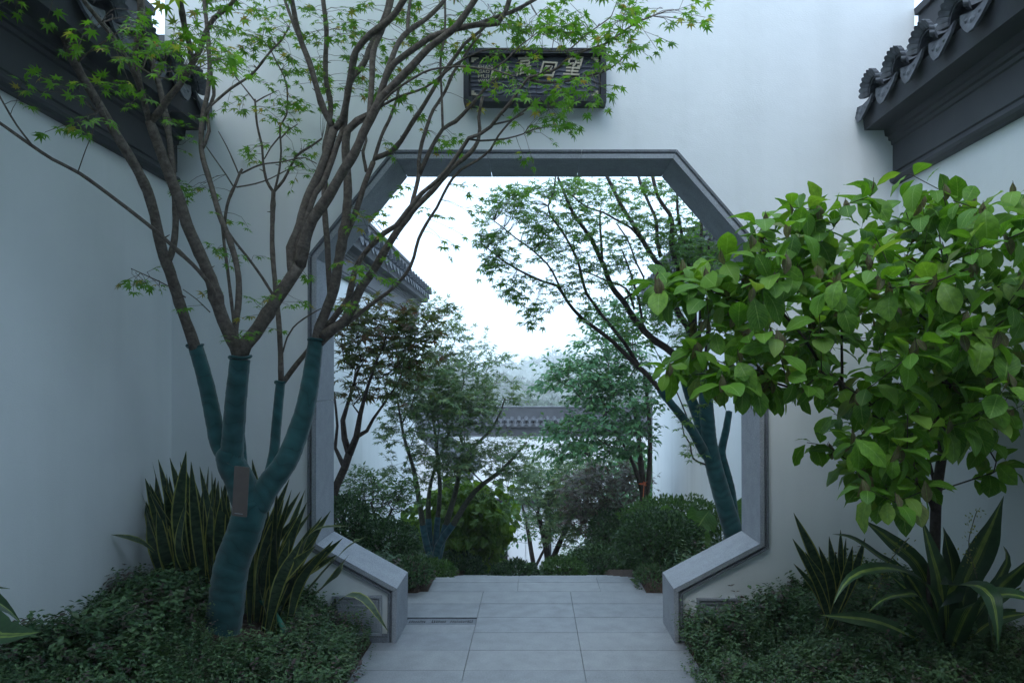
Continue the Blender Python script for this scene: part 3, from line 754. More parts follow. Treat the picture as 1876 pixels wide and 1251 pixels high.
def garden_wall(name, label, a, b, z0, top=0.0, spacing=0.25, sides=(1,), cat='garden wall', ridge_end=False, phase=0.0, shift=0.0, plaster=None):
    """wall whose centre line runs from a to b (plan points); the profile below is for the side facing its left-hand normal;
    top shifts the whole cap up or down"""
    a, b = Vector((*a, 0)), Vector((*b, 0)); L = (b - a).length
    rz = math.atan2((b - a).y, (b - a).x)
    root = empty(name, (a.x, a.y, 0), label, cat, rz=rz)
    # local x along wall, local y to the left
    T2 = 0.31
    body = MB(); body.box(0, L, -T2, T2, z0, 2.70 + top)
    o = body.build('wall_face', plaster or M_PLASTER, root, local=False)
    def prof(pts, nm, mat):
        poly = [(p, q + top) for p, q in pts] + [(-p, q + top) for p, q in reversed(pts)]
        m = MB(); n = len(poly)
        v = [(0.0, p, q) for p, q in poly] + [(L, p, q) for p, q in poly]
        m.add(v, [(i, (i + 1) % n, n + (i + 1) % n, n + i) for i in range(n)])
        from mathutils.geometry import tessellate_polygon
        t = np.array(tessellate_polygon([[Vector((p, q, 0)) for p, q in poly]]))
        m.f.append(t); m.f.append(t[:, ::-1] + n)
        return m.build(nm, mat, root, local=False)
    prof([(T2 + 0.002, 2.672), (T2 + 0.030, 2.674), (T2 + 0.048, 2.684), (T2 + 0.055, 2.698), (T2 + 0.048, 2.712), (T2 + 0.030, 2.722), (T2 + 0.026, 2.738), (T2 + 0.032, 2.744)], 'lower_moulding', M_DARK)
    prof([(T2 + 0.034, 2.7445), (T2 + 0.034, 2.900), (T2 + 0.044, 2.905), (T2 + 0.046, 2.925), (T2 + 0.060, 2.9295), (T2 + 0.062, 2.950), (T2 + 0.080, 2.956), (T2 + 0.085, 2.9895)], 'frieze_band', M_DARK)
    prof([(T2 + 0.200, 2.990), (T2 + 0.215, 3.105), (T2 + 0.205, 3.112)], 'eave_fascia', M_DARK)
    prof([(T2 + 0.19, 3.1125), (T2 + 0.19, 3.120), (0.12, 3.325)], 'tile_bed', M_TILE)
    prof([(0.195, 3.24), (0.195, 3.66)], 'ridge', M_DARK)
    prof([(0.215, 3.6605), (0.22, 3.70), (0.09, 3.715)], 'ridge_cap', M_DARK)
    n = int(L / spacing)
    for sgn in sides:
        for k in range(n + 1):
            for me, off in ((COVER, 0.0), (DRIP, spacing / 2)):
                xx = phase + k * spacing + off
                if xx < 0.02 or xx > L - 0.02: continue
                t = bpy.data.objects.new(me.name, me)
                t.parent = root
                z = 3.150 if me is COVER else 3.140
                t.location = (xx, sgn * (T2 + 0.235 + shift), z + top)
                t.rotation_euler = (RNG.normal(0, 0.02), RNG.normal(0, 0.02), (-math.pi / 2 if sgn > 0 else math.pi / 2) + RNG.normal(0, 0.02))
                COL.objects.link(t)
    return root
# local +y is to the left of a->b; the walls left of the path run away from the camera, so the path is on their right (-y)
WX = 2.12 + 0.31
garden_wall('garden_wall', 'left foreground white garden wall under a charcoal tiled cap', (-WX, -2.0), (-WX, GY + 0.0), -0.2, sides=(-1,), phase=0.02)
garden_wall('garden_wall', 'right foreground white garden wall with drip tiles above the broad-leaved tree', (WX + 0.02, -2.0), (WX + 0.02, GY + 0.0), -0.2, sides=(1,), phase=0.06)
garden_wall('garden_wall', 'white garden wall seen through the left side of the gateway, tiled cap stepping away', (-WX, GY + T), (-WX, 12.42), -4.0, sides=(-1,), plaster=M_PLASTER_F)
garden_wall('garden_wall', 'white garden wall seen through the right side of the gateway behind the teal-wrapped maple', (WX + 0.02, GY + T), (WX + 0.02, 12.25), -4.0, sides=(1,), plaster=M_PLASTER_F)
# lower wall across the end of the garden; runs from right to left so its left-hand side faces away, path side is +y -> use sides=(1,)
garden_wall('garden_wall', 'low white wall crossing the far end of the garden under grey tiles', (9.0, 24.3), (-8.5, 24.3), -9.0, top=-2.97, sides=(1,), plaster=M_PLASTER_F)
# dark framed doorway in that wall
dg_ = empty('doorway', (0, 23.95, -5.0), 'dark framed garden doorway in the far white wall, seen between shrubs', 'doorway')
p0, p1, pt = P(916, 0, 23.9)[0], P(1010, 0, 23.9)[0], P(0, 924, 23.9)[2]
MB().box(p0, p0 + 0.26, 23.84, 23.985, -7.5, pt).box(p1 - 0.2, p1, 23.84, 23.985, -7.5, pt).build('post', M_BLACK, dg_)
MB().box(p0 - 0.2, p1 + 0.2, 23.72, 23.985, pt + 0.001, pt + 0.22).build('lintel', M_BLACK, dg_)
MB().box(p0 + 0.27, (p0 + p1) / 2 - 0.01, 23.90, 23.96, -7.5, pt - 0.005).box((p0 + p1) / 2 + 0.01, p1 - 0.21, 23.90, 23.96, -7.5, pt - 0.005).build('door_leaf', M_WHITEW, dg_)

# small gabled house beyond the left wall
hs = empty('small_house', (-2.6, 17.0, -4), 'small white gabled house with dark tiled roof behind the left maple', 'house')
hx0, hx1 = P(770, 0, 16)[0] - 1.2, P(858, 0, 16)[0]
rz_, ez_ = P(0, 742, 16)[2], P(0, 880, 16)[2]
mx_ = hx0 + 0.2
MB().prism([(hx0 - 1.2, -5.5), (hx1 - 0.25, -5.5), (hx1 - 0.25, ez_ + 0.25), (mx_, rz_ - 0.1), (hx0 - 1.2, ez_ + 0.3)], 'y', 16.05, 19.0).build('wall', M_WHITEW, hs)
MB().prism([(mx_, rz_), (hx1, ez_), (hx1, ez_ - 0.14), (mx_, rz_ - 0.14)], 'y', 15.95, 19.2).build('barge_board', M_WHITEW, hs)
rf = MB().prism([(mx_, rz_ + 0.07), (hx1 + 0.05, ez_ + 0.07), (hx1 + 0.05, ez_ + 0.002), (mx_, rz_ + 0.002)], 'y', 16.15, 19.2).build('roof', M_TILE, hs)
for k in range(13):
    yy = 16.2 + k * 0.23
    MB().tube([(mx_, yy, rz_ + 0.08), (hx1 + 0.08, yy, ez_ + 0.08)], 0.06, 6).build('roof_tile_row', M_TILE, rf)

# unseen roof, beam and wall added behind the camera to shade the courtyard
pv = empty('added_shade_roof', (0, -1.5, 0), 'unseen dark tiled roof added behind the camera to shade the courtyard', 'added_shade_roof')
MB().prism([(-5.0, 4.9), (-1.5, 6.2), (SHADE_ROOF_Y, 4.75), (SHADE_ROOF_Y, 4.62), (-1.5, 6.02), (-5.0, 4.75)], 'x', -5.5, 5.5).build('roof', M_TILE, pv)
MB().box(-5.4, 5.4, SHADE_ROOF_Y - 0.25, SHADE_ROOF_Y - 0.08, 4.40, 4.615).build('shade_beam', M_DARK, pv)
MB().box(-5.4, 5.4, -4.9, -4.6, -0.2, 4.7).build('shade_wall', M_PLASTER, pv)
# ------------------------------------------------------------------ foliage tools
def T_maple():
    ang = np.radians([-128, -84, -42, 0, 42, 84, 128]); ln_ = [0.40, 0.66, 0.90, 1.0, 0.90, 0.66, 0.40]
    c = np.array([0, 0.14, 0.0]); v = [c + [0, 0, 0.03]]
    na = np.radians([-158, -106, -63, -21, 21, 63, 106, 158]); nl = [0.10, 0.20, 0.27, 0.30, 0.30, 0.27, 0.20, 0.10]
    for a, l in zip(na, nl): v.append(c + [math.sin(a) * l, math.cos(a) * l, 0.02])
    for a, l in zip(ang, ln_):                            # each lobe widest a third of the way out
        d = np.array([math.sin(a), math.cos(a), 0]); s = np.array([math.cos(a), -math.sin(a), 0])
        l *= 0.86
        v += [c + d * l * 0.55 - s * 0.085 * l ** .5 - [0, 0, 0.03 * l], c + d * l * 0.55 + s * 0.085 * l ** .5 - [0, 0, 0.03 * l], c + d * l - [0, 0, 0.16 * l]]
    f = []
    for i in range(7):
        n0, n1, a, b, t = 1 + i, 2 + i, 9 + 3 * i, 10 + 3 * i, 11 + 3 * i
        f += [(0, n0, a), (0, a, b), (0, b, n1), (a, t, b)]
    # petiole
    k = len(v); v += [np.array([-0.008, -0.35, 0.02]), np.array([0.008, -0.35, 0.02]), np.array([0.0, 0.14, 0.02])]
    f.append((k, k + 1, k + 2))
    v = np.array(v); return v, np.array(f), np.column_stack([v[:, 0] * 0.5 + 0.5, v[:, 1]])
def T_star():                                            # small maple leaf for trees farther off
    c = np.array([0, 0.12, 0.02]); v = [c]; f = []
    ang = np.radians([-118, -62, 0, 62, 118]); ln_ = [0.5, 0.85, 1.0, 0.85, 0.5]
    for a, l in zip(ang, ln_):
        d = np.array([math.sin(a), math.cos(a), 0]); s = np.array([math.cos(a), -math.sin(a), 0])
        k = len(v); v += [c + d * 0.28 * l - s * 0.12, c + d * 0.28 * l + s * 0.12, c + d * l * 0.9 - [0, 0, 0.15 * l]]
        f += [(0, k, k + 1), (k, k + 2, k + 1)]
    v = np.array(v); return v, np.array(f), np.column_stack([v[:, 0] * 0.5 + 0.5, v[:, 1]])
def T_lance(w=0.16, droop=0.25):
    v = np.array([(0, 0, 0), (-w, 0.42, -0.02), (0, 0.45, 0.03 - 0.02), (w, 0.42, -0.02), (0, 1, -droop)])
    f = np.array([(0, 2, 1), (0, 3, 2), (1, 2, 4), (2, 3, 4)])
    return v, f, np.column_stack([v[:, 0] / (2 * w) + 0.5, v[:, 1]])
def T_grid(width, length_pts, curve, fold=0.12, nx=4, wave=0.0, seed=0):
    """blade: width(t) half-width, curve(t)->(y,z); unit length"""
    r = np.random.default_rng(seed)
    t = np.asarray(length_pts); n = len(t); v, uv = [], []
    us = np.linspace(-1, 1, nx + 1)
    for k, tt in enumerate(t):
        y, z = curve(tt); w = width(tt)
        for u_ in us:
            v.append((u_ * w, y, z + abs(u_) * w * fold * 4 * 0.5 + wave * w * math.sin(tt * 14 + u_ * 2 + seed) * abs(u_)))
            uv.append((u_ * 0.5 + 0.5, tt))
    f = []
    for k in range(n - 1):
        for q in range(nx):
            a = k * (nx + 1) + q; f.append((a, a + 1, a + nx + 2, a + nx + 1))
    return np.array(v), np.array(f), np.array(uv)
def T_ovate(seed=0, wid=0.33, droop=0.3, fold=0.10, wave=0.25, pet=0.10):
    ts = np.array([0, 0.07, 0.22, 0.40, 0.58, 0.76, 0.90, 0.965, 1.0])
    prof = [0.02, 0.20, 0.58, 0.90, 1.0, 0.82, 0.44, 0.15, 0.005]
    def w(t): return wid * float(np.interp(t, ts, prof))
    return T_grid(w, ts, lambda t: (pet + t * (1 - 0.12 * droop * t), -droop * t * t * 0.6 + 0.06 * math.sin(3 * t)), fold, 4, wave, seed)

def frames(d, n):
    """matrices with columns side, axis, normal"""
    d = unit(d); n = n - d * np.sum(n * d, -1, keepdims=True); n = unit(n)
    s = np.cross(d, n)
    return np.stack([s, d, n], -1)

def inst(tpl, pos, R, scale, var=None, mb=None):
    v, f, uv = tpl; pos = np.asarray(pos, float); m = len(pos)
    mb = mb or MB()
    if m == 0: return mb
    V = np.einsum('mij,kj->mki', R, v) * np.asarray(scale).reshape(-1, 1, 1) + pos[:, None, :]
    Fc = (f[None] + (np.arange(m) * len(v))[:, None, None]).reshape(-1, f.shape[1])
    var = RNG.random(m) if var is None else var
    mb.add(V.reshape(-1, 3), Fc, np.tile(uv, (m, 1)), np.repeat(var, len(v)))
    return mb

class Leaves:
    def __init__(s): s.p, s.d, s.n, s.s = [], [], [], []
    def put(s, p, d, n, sc): s.p.append(p); s.d.append(d); s.n.append(n); s.s.append(sc)
    def arr(s): return np.array(s.p), frames(np.array(s.d), np.array(s.n)), np.array(s.s)

def emit_leaves(lv, tpls, mat, parent, part='leaf', mass='foliage', singles=300, smooth=True, mats=None):
    """the leaves that show largest become parts, the rest one stuff part"""
    pos, R, sc = lv.arr(); n = len(pos)
    if singles:
        px = CX + pos[:, 0] / np.maximum(pos[:, 1], .1) * F_PX; py = CY - (pos[:, 2] - CAM_H) / np.maximum(pos[:, 1], .1) * F_PX
        facing = np.abs(np.einsum('mi,mi->m', R[:, :, 2], unit(pos - np.array([0, 0, CAM_H]))))
        sh = sc / pos[:, 1] * (0.3 + facing) * ((px > -20) & (px < 1896) & (py > -20) & (py < 1270))
        order = np.argsort(-sh)
    else: order = np.arange(n)
    one, rest = order[:singles], order[singles:]
    if len(one):
        base = Matrix.Translation(parent.location).inverted()
        ms = [MB().add(t[0], t[1], t[2]).mesh(part, mat, None, smooth) for t in tpls]
        for i in one:
            o = bpy.data.objects.new(part, ms[i % len(ms)]); o.parent = parent
            M = Matrix([[*R[i][r] * sc[i], pos[i][r]] for r in range(3)] + [[0, 0, 0, 1]])
            o.matrix_local = base @ M
            COL.objects.link(o)
    if len(rest):
        mb = MB()
        for k, t in enumerate(tpls):
            q = rest[k::len(tpls)]
            inst(t, pos[q], R[q], sc[q], None, mb)
        o = mb.build(mass, mat, parent, smooth); tag(o, kind='stuff')

def rnd_unit(n=None):
    v = RNG.normal(size=(3,) if n is None else (n, 3)); return unit(v)

class Tree:
    """skeleton: nodes with parents; tubes come out chain by chain, radii from the number of tips carried"""
    def __init__(s): s.p, s.par, s.r, s.len = [], [], [], []
    def node(s, p, par, r=0.0):
        s.p.append(np.asarray(p, float)); s.par.append(par); s.r.append(r)
        s.len.append(0.0 if par < 0 else s.len[par] + float(np.linalg.norm(s.p[-1] - s.p[par])))
        return len(s.p) - 1
    def poly(s, pts, r0=0, r1=0, par=-1, step=0.12):
        q = spline(pts, step)
        for i, x in enumerate(q):
            if i == 0 and par >= 0 and np.linalg.norm(x - s.p[par]) < 1e-3: continue
            par = s.node(x, par, r0 + (r1 - r0) * i / (len(q) - 1))
        return par
    def grow(s, targets, step=0.18, pen=0.25, bend=0.12, up=0.0):
        targets = np.asarray(targets); root = s.p[0]
        order = np.argsort(np.linalg.norm(targets - root, axis=1)); tips = []
        for t in targets[order]:
            A = np.array(s.p); d = np.linalg.norm(A - t, axis=1); cost = d + pen * np.array(s.len)
            j = int(np.argmin(cost)); a = s.p[j]; L = float(d[j])
            k = max(1, int(L / step))
            pd = a - s.p[s.par[j]] if s.par[j] >= 0 else np.array([0, 0, 1.0])
            c = a + unit(pd) * L * 0.35 + np.array([0, 0, up * L]) + RNG.normal(0, bend, 3) * L
            par = j
            for q in range(1, k + 1):
                u_ = q / k; x = (1 - u_) ** 2 * a + 2 * u_ * (1 - u_) * c + u_ * u_ * t
                if q < k: x = x + RNG.normal(0, 0.012, 3) * min(1, L)
                par = s.node(x, par)
            tips.append(par)
        return tips
    def radii(s, tip=0.002, ex=2.4, mx=None):
        n = len(s.p); r = np.zeros(n); ch = np.zeros(n)
        for i in range(n - 1, -1, -1):
            own = r[i] ** (1 / ex) if r[i] > 0 else tip
            if s.r[i] > 0: own = max(s.r[i], 0)
            if mx: own = min(own, mx)
            ch[i] = own
            if s.par[i] >= 0: r[s.par[i]] += own ** ex
        s.R = ch; return ch
    def chains(s):
        n = len(s.p); kids = [[] for _ in range(n)]
        for i in range(n):
            if s.par[i] >= 0: kids[s.par[i]].append(i)
        out = []; st = [(i, -1) for i in range(n) if s.par[i] < 0]
        while st:
            i, p = st.pop(); c = [p] if p >= 0 else []
            while True:
                c.append(i)
                if not kids[i]: break
                ks = sorted(kids[i], key=lambda k: -s.R[k])
                for k in ks[1:]: st.append((k, i))
                i = ks[0]
            out.append(c)
        return out
    def emit(s, mat, parent, big=0.010, nbig=24, trunk_k=10, wob=0.03, names=('trunk', 'branch', 'twigs')):
        ch = s.chains(); P_ = np.array(s.p)
        ch = [c for c in ch if len(c) > 1]
        size = [s.R[c[1]] * math.sqrt(len(c)) for c in ch]
        order = sorted(range(len(ch)), key=lambda k: -size[k])
        small = MB(); cnt = 0
        for o_, k in enumerate(order):
            c = ch[k]; pts = P_[c].copy(); rr = s.R[c].copy()
            if s.par[c[1]] == c[0] and len(c) > 1: rr[0] = min(rr[0], rr[1] * 1.25)
            if o_ < nbig and rr[1] > big or o_ == 0:
                MB().tube(pts, rr, trunk_k if rr[1] > 0.02 else 6, wob=wob).build(names[0] if o_ == 0 else names[1], mat, parent, True)
                cnt += 1
            else: small.tube(pts, rr, 5 if rr[1] > 0.006 else 3, cap=False)
        if small.n: tag(small.build(names[2], mat, parent, True), kind='stuff')

def spray(tr, lv, par, tip_dir, L, pairs, size, flat=0.6, droop=0.35, term=True, r=0.0011, lift=None, size_j=0.22):
    """a twig with opposite leaves"""
    a = tr.p[par]; d = unit(tip_dir); side = unit(np.cross(d, [0, 0, 1.0]) + 1e-6)
    cur = par
    for i in range(pairs):
        u_ = (i + 1) / pairs
        p = a + d * L * u_ + np.array([0, 0, -droop * 0.25 * L * u_ * u_])
        cur = tr.node(p, cur, r)
        for sg in (-1, 1):
            if RNG.random() < 0.12: continue
            ld = unit(d * RNG.uniform(0.2, 0.8) + side * sg * RNG.uniform(0.6, 1.1) + np.array([0, 0, -droop + RNG.normal(0, 0.25)]))
            nn = np.array([0, 0, 1.0]) + RNG.normal(0, 1 - flat, 3)
            sc = size * (1 + RNG.normal(0, size_j)) * (1 - 0.15 * u_)
            lv.put(p + ld * sc * 0.35, ld, nn, max(size * 0.4, sc))
    if term:
        p = tr.p[cur]; ld = unit(d + np.array([0, 0, -droop]) + RNG.normal(0, 0.2, 3))
        lv.put(p + ld * size * 0.35, ld, np.array([0, 0, 1.0]) + RNG.normal(0, 1 - flat, 3), size)

def in_ball(n):
    v = rnd_unit(n); return v * (RNG.random((n, 1)) ** (1 / 3))

def crown_targets(blobs):
    """blobs: (px, py, Y, rx px, ry px, rY m, n)"""
    out = []
    for px, py, Y, rx, ry, rY, n in blobs:
        b = in_ball(n)
        Yv = Y + b[:, 1] * rY
        out.append(np.array([P(px + q[0] * rx, py + q[2] * ry, y) for q, y in zip(b, Yv)]))
    return np.vstack(out)

MAPLE = [T_maple()]; STAR = [T_star()]; LANCE = [T_lance()]; LANCE_W = [T_lance(0.24, 0.2)]; OVATE = [T_ovate(k, 0.30, droop=dr, wave=wv, fold=fo) for k, dr, wv, fo in ((0, 0.3, 0.08, 0.08), (1, 0.7, 0.12, 0.05), (2, 0.12, 0.10, 0.12), (3, 1.0, 0.08, 0.06), (4, 0.5, 0.15, -0.05))]

# ------------------------------------------------------------------ the big maple in the left foreground: limbs traced one by one
TRUNK_Y = 3.32
mp = empty('maple_tree', (*P(425, 1128, TRUNK_Y)[:2], 0.25), 'large green maple in the left foreground, forked trunk wound in teal cloth', 'maple tree')
traced = []                                             # (points px, radii px, is_wrap, Y at each)
samples = []                                            # (px, py, Y) for attachment
def limb(pts, r0, r1, dY=0.0, wrap=False, Y0=None, name='branch'):
    pts = np.array(pts, float)
    if Y0 is None:
        S = np.array(samples); Y0 = S[np.argmin((S[:, 0] - pts[0, 0]) ** 2 + (S[:, 1] - pts[0, 1]) ** 2), 2]
    L = np.concatenate([[0], np.cumsum(np.linalg.norm(np.diff(pts, axis=0), axis=1))]); t = L / L[-1]
    Y = np.clip(Y0 + dY * t, 2.1, 3.86)
    rr = (r0 + (r1 - r0) * t) * (0.93 if wrap else (0.76 if r0 > 10 else 0.70))
    c = np.array([np.append(P(p[0], p[1], y), r * y / F_PX) for p, y, r in zip(pts, Y, rr)])
    q = spline(c, 0.035)
    for k, x in enumerate(q): samples.append((CX + x[0] / x[1] * F_PX, CY - (x[2] - CAM_H) / x[1] * F_PX, x[1]))
    traced.append((q, wrap, name))
    return q
W = True
limb([(402, 1190), (408, 1150), (414, 1110), (424, 1040), (447, 975), (458, 935), (460, 905)], 35, 32, 0.0, W, TRUNK_Y, 'trunk')
limb([(458, 935), (440, 880), (424, 850), (418, 815)], 31, 25, -0.02, W)
limb([(424, 850), (402, 815), (392, 770), (377, 700), (358, 634)], 17, 13.5, 0.12, W)
limb([(424, 850), (428, 790), (433, 725), (440, 655)], 22, 19, -0.06, W)
limb([(465, 940), (490, 892), (524, 845), (550, 780), (566, 715), (579, 622)], 26, 14.5, 0.10, W)
limb([(490, 878), (498, 848), (503, 820), (506, 784), (511, 730), (514, 700)], 10, 9, 0.22, W)
limb([(452, 880), (447, 845), (444, 805), (440, 775)], 7, 5.5, 0.18, W)
# bare limbs
B = limb
B([(360, 645), (345, 600), (329, 555), (312, 500), (300, 470), (290, 430), (283, 395), (270, 350), (248, 305), (215, 250), (180, 190), (146, 132), (126, 90), (112, 40), (100, -20)], 13, 9.5, -0.55)
B([(308, 480), (318, 450), (322, 400), (319, 340), (311, 260), (300, 195), (286, 135), (268, 80), (258, -15)], 8.5, 7.5, 0.05)
B([(440, 660), (433, 635), (415, 600), (400, 560), (386, 510), (366, 465), (342, 410), (330, 370), (306, 310), (286, 255), (274, 222)], 16, 11, -0.35)
B([(274, 225), (262, 180), (254, 155), (240, 122), (224, 95), (206, 66), (186, 42), (158, 8), (140, -20)], 8, 5, -0.4)
B([(258, 165), (250, 120), (247, 95), (256, 50), (257, -15)], 7, 7, -0.1)
B([(278, 222), (292, 205), (311, 177), (330, 155), (352, 118), (366, 92), (376, 62), (392, 34), (418, 14), (442, -15)], 9.5, 5, -0.15)
B([(352, 116), (346, 78), (337, 45), (328, -15)], 7.5, 7, -0.2)
B([(436, 655), (431, 607), (437, 553), (437, 507), (430, 470), (417, 430), (402, 393), (385, 334), (369, 276), (371, 215), (380, 173), (384, 127), (380, 60), (372, -15)], 9, 5, 0.25)
B([(369, 276), (376, 262), (383, 240), (380, 205), (392, 175), (386, 130)], 4.5, 4, 0.1)
B([(433, 630), (424, 553), (417, 496), (410, 440), (406, 400)], 4.5, 4, 0.3)
B([(410, 440), (412, 402), (419, 366), (431, 339), (440, 316), (444, 310)], 4.5, 3.5, 0.05)
B([(442, 318), (477, 302), (515, 297), (559, 289), (580, 300)], 2.5, 1.4, 0.0)
B([(433, 343), (467, 337), (496, 327), (525, 312), (556, 300)], 2.2, 1.2, 0.05)
B([(437, 318), (426, 292), (415, 268), (400, 241)], 2.0, 1.2, 0.0)
B([(427, 341), (414, 320), (400, 300), (378, 269)], 2.0, 1.4, -0.1)
B([(440, 655), (448, 632), (466, 612), (490, 575), (515, 535), (536, 505), (550, 485)], 18, 14, 0.0)
B([(536, 505), (534, 455), (550, 412), (563, 364), (584, 320), (598, 283), (612, 236)], 11.5, 10, 0.08)
B([(612, 238), (601, 217), (588, 188), (578, 153), (567, 115), (553, 80), (542, 40), (532, -15)], 8.5, 6.5, -0.1)
B([(555, 85), (543, 60), (532, 30), (516, -15)], 4, 4, 0.1)
B([(612, 238), (628, 217), (637, 172), (645, 125), (652, 94), (678, 63), (705, 44), (726, 22), (748, -15)], 9, 8, -0.25)
B([(542, 490), (544, 450), (558, 408), (578, 354), (592, 335), (607, 297), (620, 258), (630, 232), (640, 153), (665, 119), (688, 67), (708, 25), (716, -15)], 8, 8, 0.15)
B([(550, 488), (559, 440), (573, 402), (602, 360), (627, 316), (650, 280), (665, 245), (680, 215), (702, 175), (722, 155), (752, 125), (786, 88), (825, 59), (846, 36), (880, -15)], 14, 7, -0.30)
B([(690, 195), (712, 130), (735, 107), (763, 86), (786, 70), (825, 56), (873, 46), (911, 44), (926, 23), (937, -15)], 9, 6.5, -0.1)
B([(868, 47), (917, 29), (945, 19), (1000, -12)], 5.5, 4.5, 0.05)
B([(706, 140), (718, 107), (731, 77), (750, 56), (782, 34), (812, 4), (822, -15)], 8, 5, 0.2)
B([(747, 62), (748, 30), (754, -15)], 5, 4, 0.1)
B([(676, 225), (681, 153), (684, 96), (699, 58), (716, 8), (720, -15)], 8, 7, 0.1)
B([(579, 632), (586, 600), (600, 562), (612, 530), (622, 470), (630, 425), (636, 379), (637, 335), (633, 278), (637, 239), (655, 222), (676, 211)], 13, 9, -0.12)
B([(606, 545), (602, 496), (600, 450), (596, 402), (594, 354), (597, 310), (595, 270), (600, 245), (606, 195), (598, 153), (596, 115), (598, 57), (590, -15)], 8, 6, 0.2)
B([(614, 525), (624, 470), (632, 435), (650, 393), (668, 337), (684, 297)], 9, 7, 0.0)
B([(684, 297), (699, 249), (712, 222), (725, 188), (733, 150)], 5, 3.5, 0.05)
B([(686, 290), (715, 279), (735, 258), (752, 230), (777, 192), (800, 153), (813, 134), (834, 104), (855, 77), (882, 56), (905, 30)], 7, 3.5, -0.2)
B([(671, 314), (665, 278), (671, 258), (668, 235)], 4.5, 3, 0.1)
B([(588, 615), (614, 600), (638, 578), (660, 530), (684, 496), (713, 446), (738, 410), (763, 378), (790, 352), (826, 310), (859, 283), (876, 258), (879, 236), (877, 215), (884, 178)], 12, 3.5, -0.25)
B([(600, 598), (618, 574), (638, 546), (652, 492), (674, 457), (704, 427), (725, 414), (746, 387), (773, 354), (801, 331), (826, 302), (844, 276), (859, 253), (878, 247), (899, 232), (917, 209), (936, 188), (951, 165), (968, 143), (1008, 132), (1025, 123), (1042, 105), (1076, 92), (1110, 80), (1139, 60), (1165, 42), (1195, 30)], 8, 2, -0.75)
B([(968, 146), (1000, 152), (1050, 147), (1085, 138), (1118, 126), (1150, 98), (1165, 80)], 3.5, 1.6, -0.1)
B([(968, 143), (990, 136), (1010, 122)], 3, 2, -0.1)
B([(752, 388), (757, 364), (762, 345), (768, 316), (767, 297), (773, 262), (780, 239), (788, 215), (794, 201), (815, 169), (830, 134), (846, 111), (859, 90), (882, 62)], 6, 3.2, 0.1)
B([(768, 320), (776, 302), (790, 272), (811, 237), (834, 223), (859, 198), (880, 173), (901, 150), (920, 140)], 6, 3.5, -0.1)
B([(811, 237), (809, 173), (807, 115), (815, 54), (815, -10)], 3.5, 3, 0.15)
B([(588, 632), (610, 610), (637, 592), (675, 561), (721, 527), (752, 488), (767, 438), (786, 402), (800, 381), (815, 351), (830, 326), (846, 310), (873, 295), (899, 274), (913, 249), (944, 215), (990, 184)], 5.5, 2.2, -0.2)
B([(859, 255), (880, 258), (928, 254), (960, 245)], 3, 1.8, 0.0)
B([(878, 246), (905, 228), (932, 222), (960, 208)], 3.2, 2, -0.05)
B([(680, 212), (716, 172), (760, 142), (790, 128), (845, 122), (880, 126), (902, 128), (940, 140)], 3.6, 2, -0.35)
B([(640, 232), (690, 200), (730, 178), (780, 160), (822, 128), (850, 108), (898, 90), (950, 93), (1040, 94), (1100, 86)], 4, 1.4, -0.45)
B([(902, 128), (925, 112), (952, 85), (975, 68)], 2.4, 1.4, 0.0)
B([(1040, 94), (1080, 60), (1120, 30), (1130, 5)], 2, 1.2, 0.0)
B([(515, 706), (514, 649), (511, 592), (504, 520), (499, 457), (499, 412), (501, 350)], 7.5, 6, 0.12)
B([(501, 352), (488, 331), (482, 297), (480, 268), (471, 229), (467, 182)], 4, 2.4, 0.0)
B([(467, 186), (446, 159), (425, 134), (408, 115)], 2, 1.4, 0.0)
B([(467, 188), (484, 178), (507, 167)], 2, 1.2, 0.0)
B([(503, 350), (511, 316), (515, 277), (513, 232), (525, 211), (526, 163), (521, 142), (507, 115), (496, 92), (480, 73)], 3, 1.4, -0.1)
B([(503, 350), (519, 331), (532, 306), (542, 287), (553, 278), (573, 266), (590, 254)], 4, 2.5, 0.0)
B([(513, 250), (495, 272), (484, 292)], 2, 1.5, 0.0)
B([(513, 255), (530, 238), (545, 228)], 2, 1.2, 0.0)
B([(400, 182), (424, 162), (460, 138), (480, 115), (498, 92), (515, 75), (530, 50)], 3.8, 2.4, 0.1)
B([(372, 215), (385, 195), (402, 180)], 4, 3.6, 0.05)
B([(516, 704), (545, 665), (566, 640), (585, 612)], 7.5, 5.5, 0.0)
B([(518, 645), (526, 618), (537, 600), (556, 584), (588, 565)], 2.4, 1.6, -0.05)
B([(500, 540), (480, 508), (460, 480), (430, 442), (405, 405)], 3.8, 3, 0.0)
B([(420, 596), (408, 575), (395, 540), (364, 496), (315, 450), (284, 422), (215, 368), (146, 318), (96, 292), (38, 253), (0, 226), (-60, 190)], 5.5, 4, -0.75)
B([(58, 265), (31, 230), (8, 192), (-10, 160)], 2.6, 2.4, -0.1)
B([(143, 315), (158, 272), (169, 246), (177, 207)], 1.5, 1.0, -0.05)
B([(340, 545), (310, 525), (275, 508), (240, 492)], 2, 1.0, -0.2)
B([(385, 572), (360, 548), (335, 530)], 1.6, 1.0, -0.1)
B([(143, 113), (165, 95), (195, 75)], 3, 2.4, -0.2)
B([(204, 70), (232, 108), (262, 128), (292, 142), (328, 148)], 2.8, 2.2, -0.05)
def rnd0(): return unit(RNG.normal(size=3))
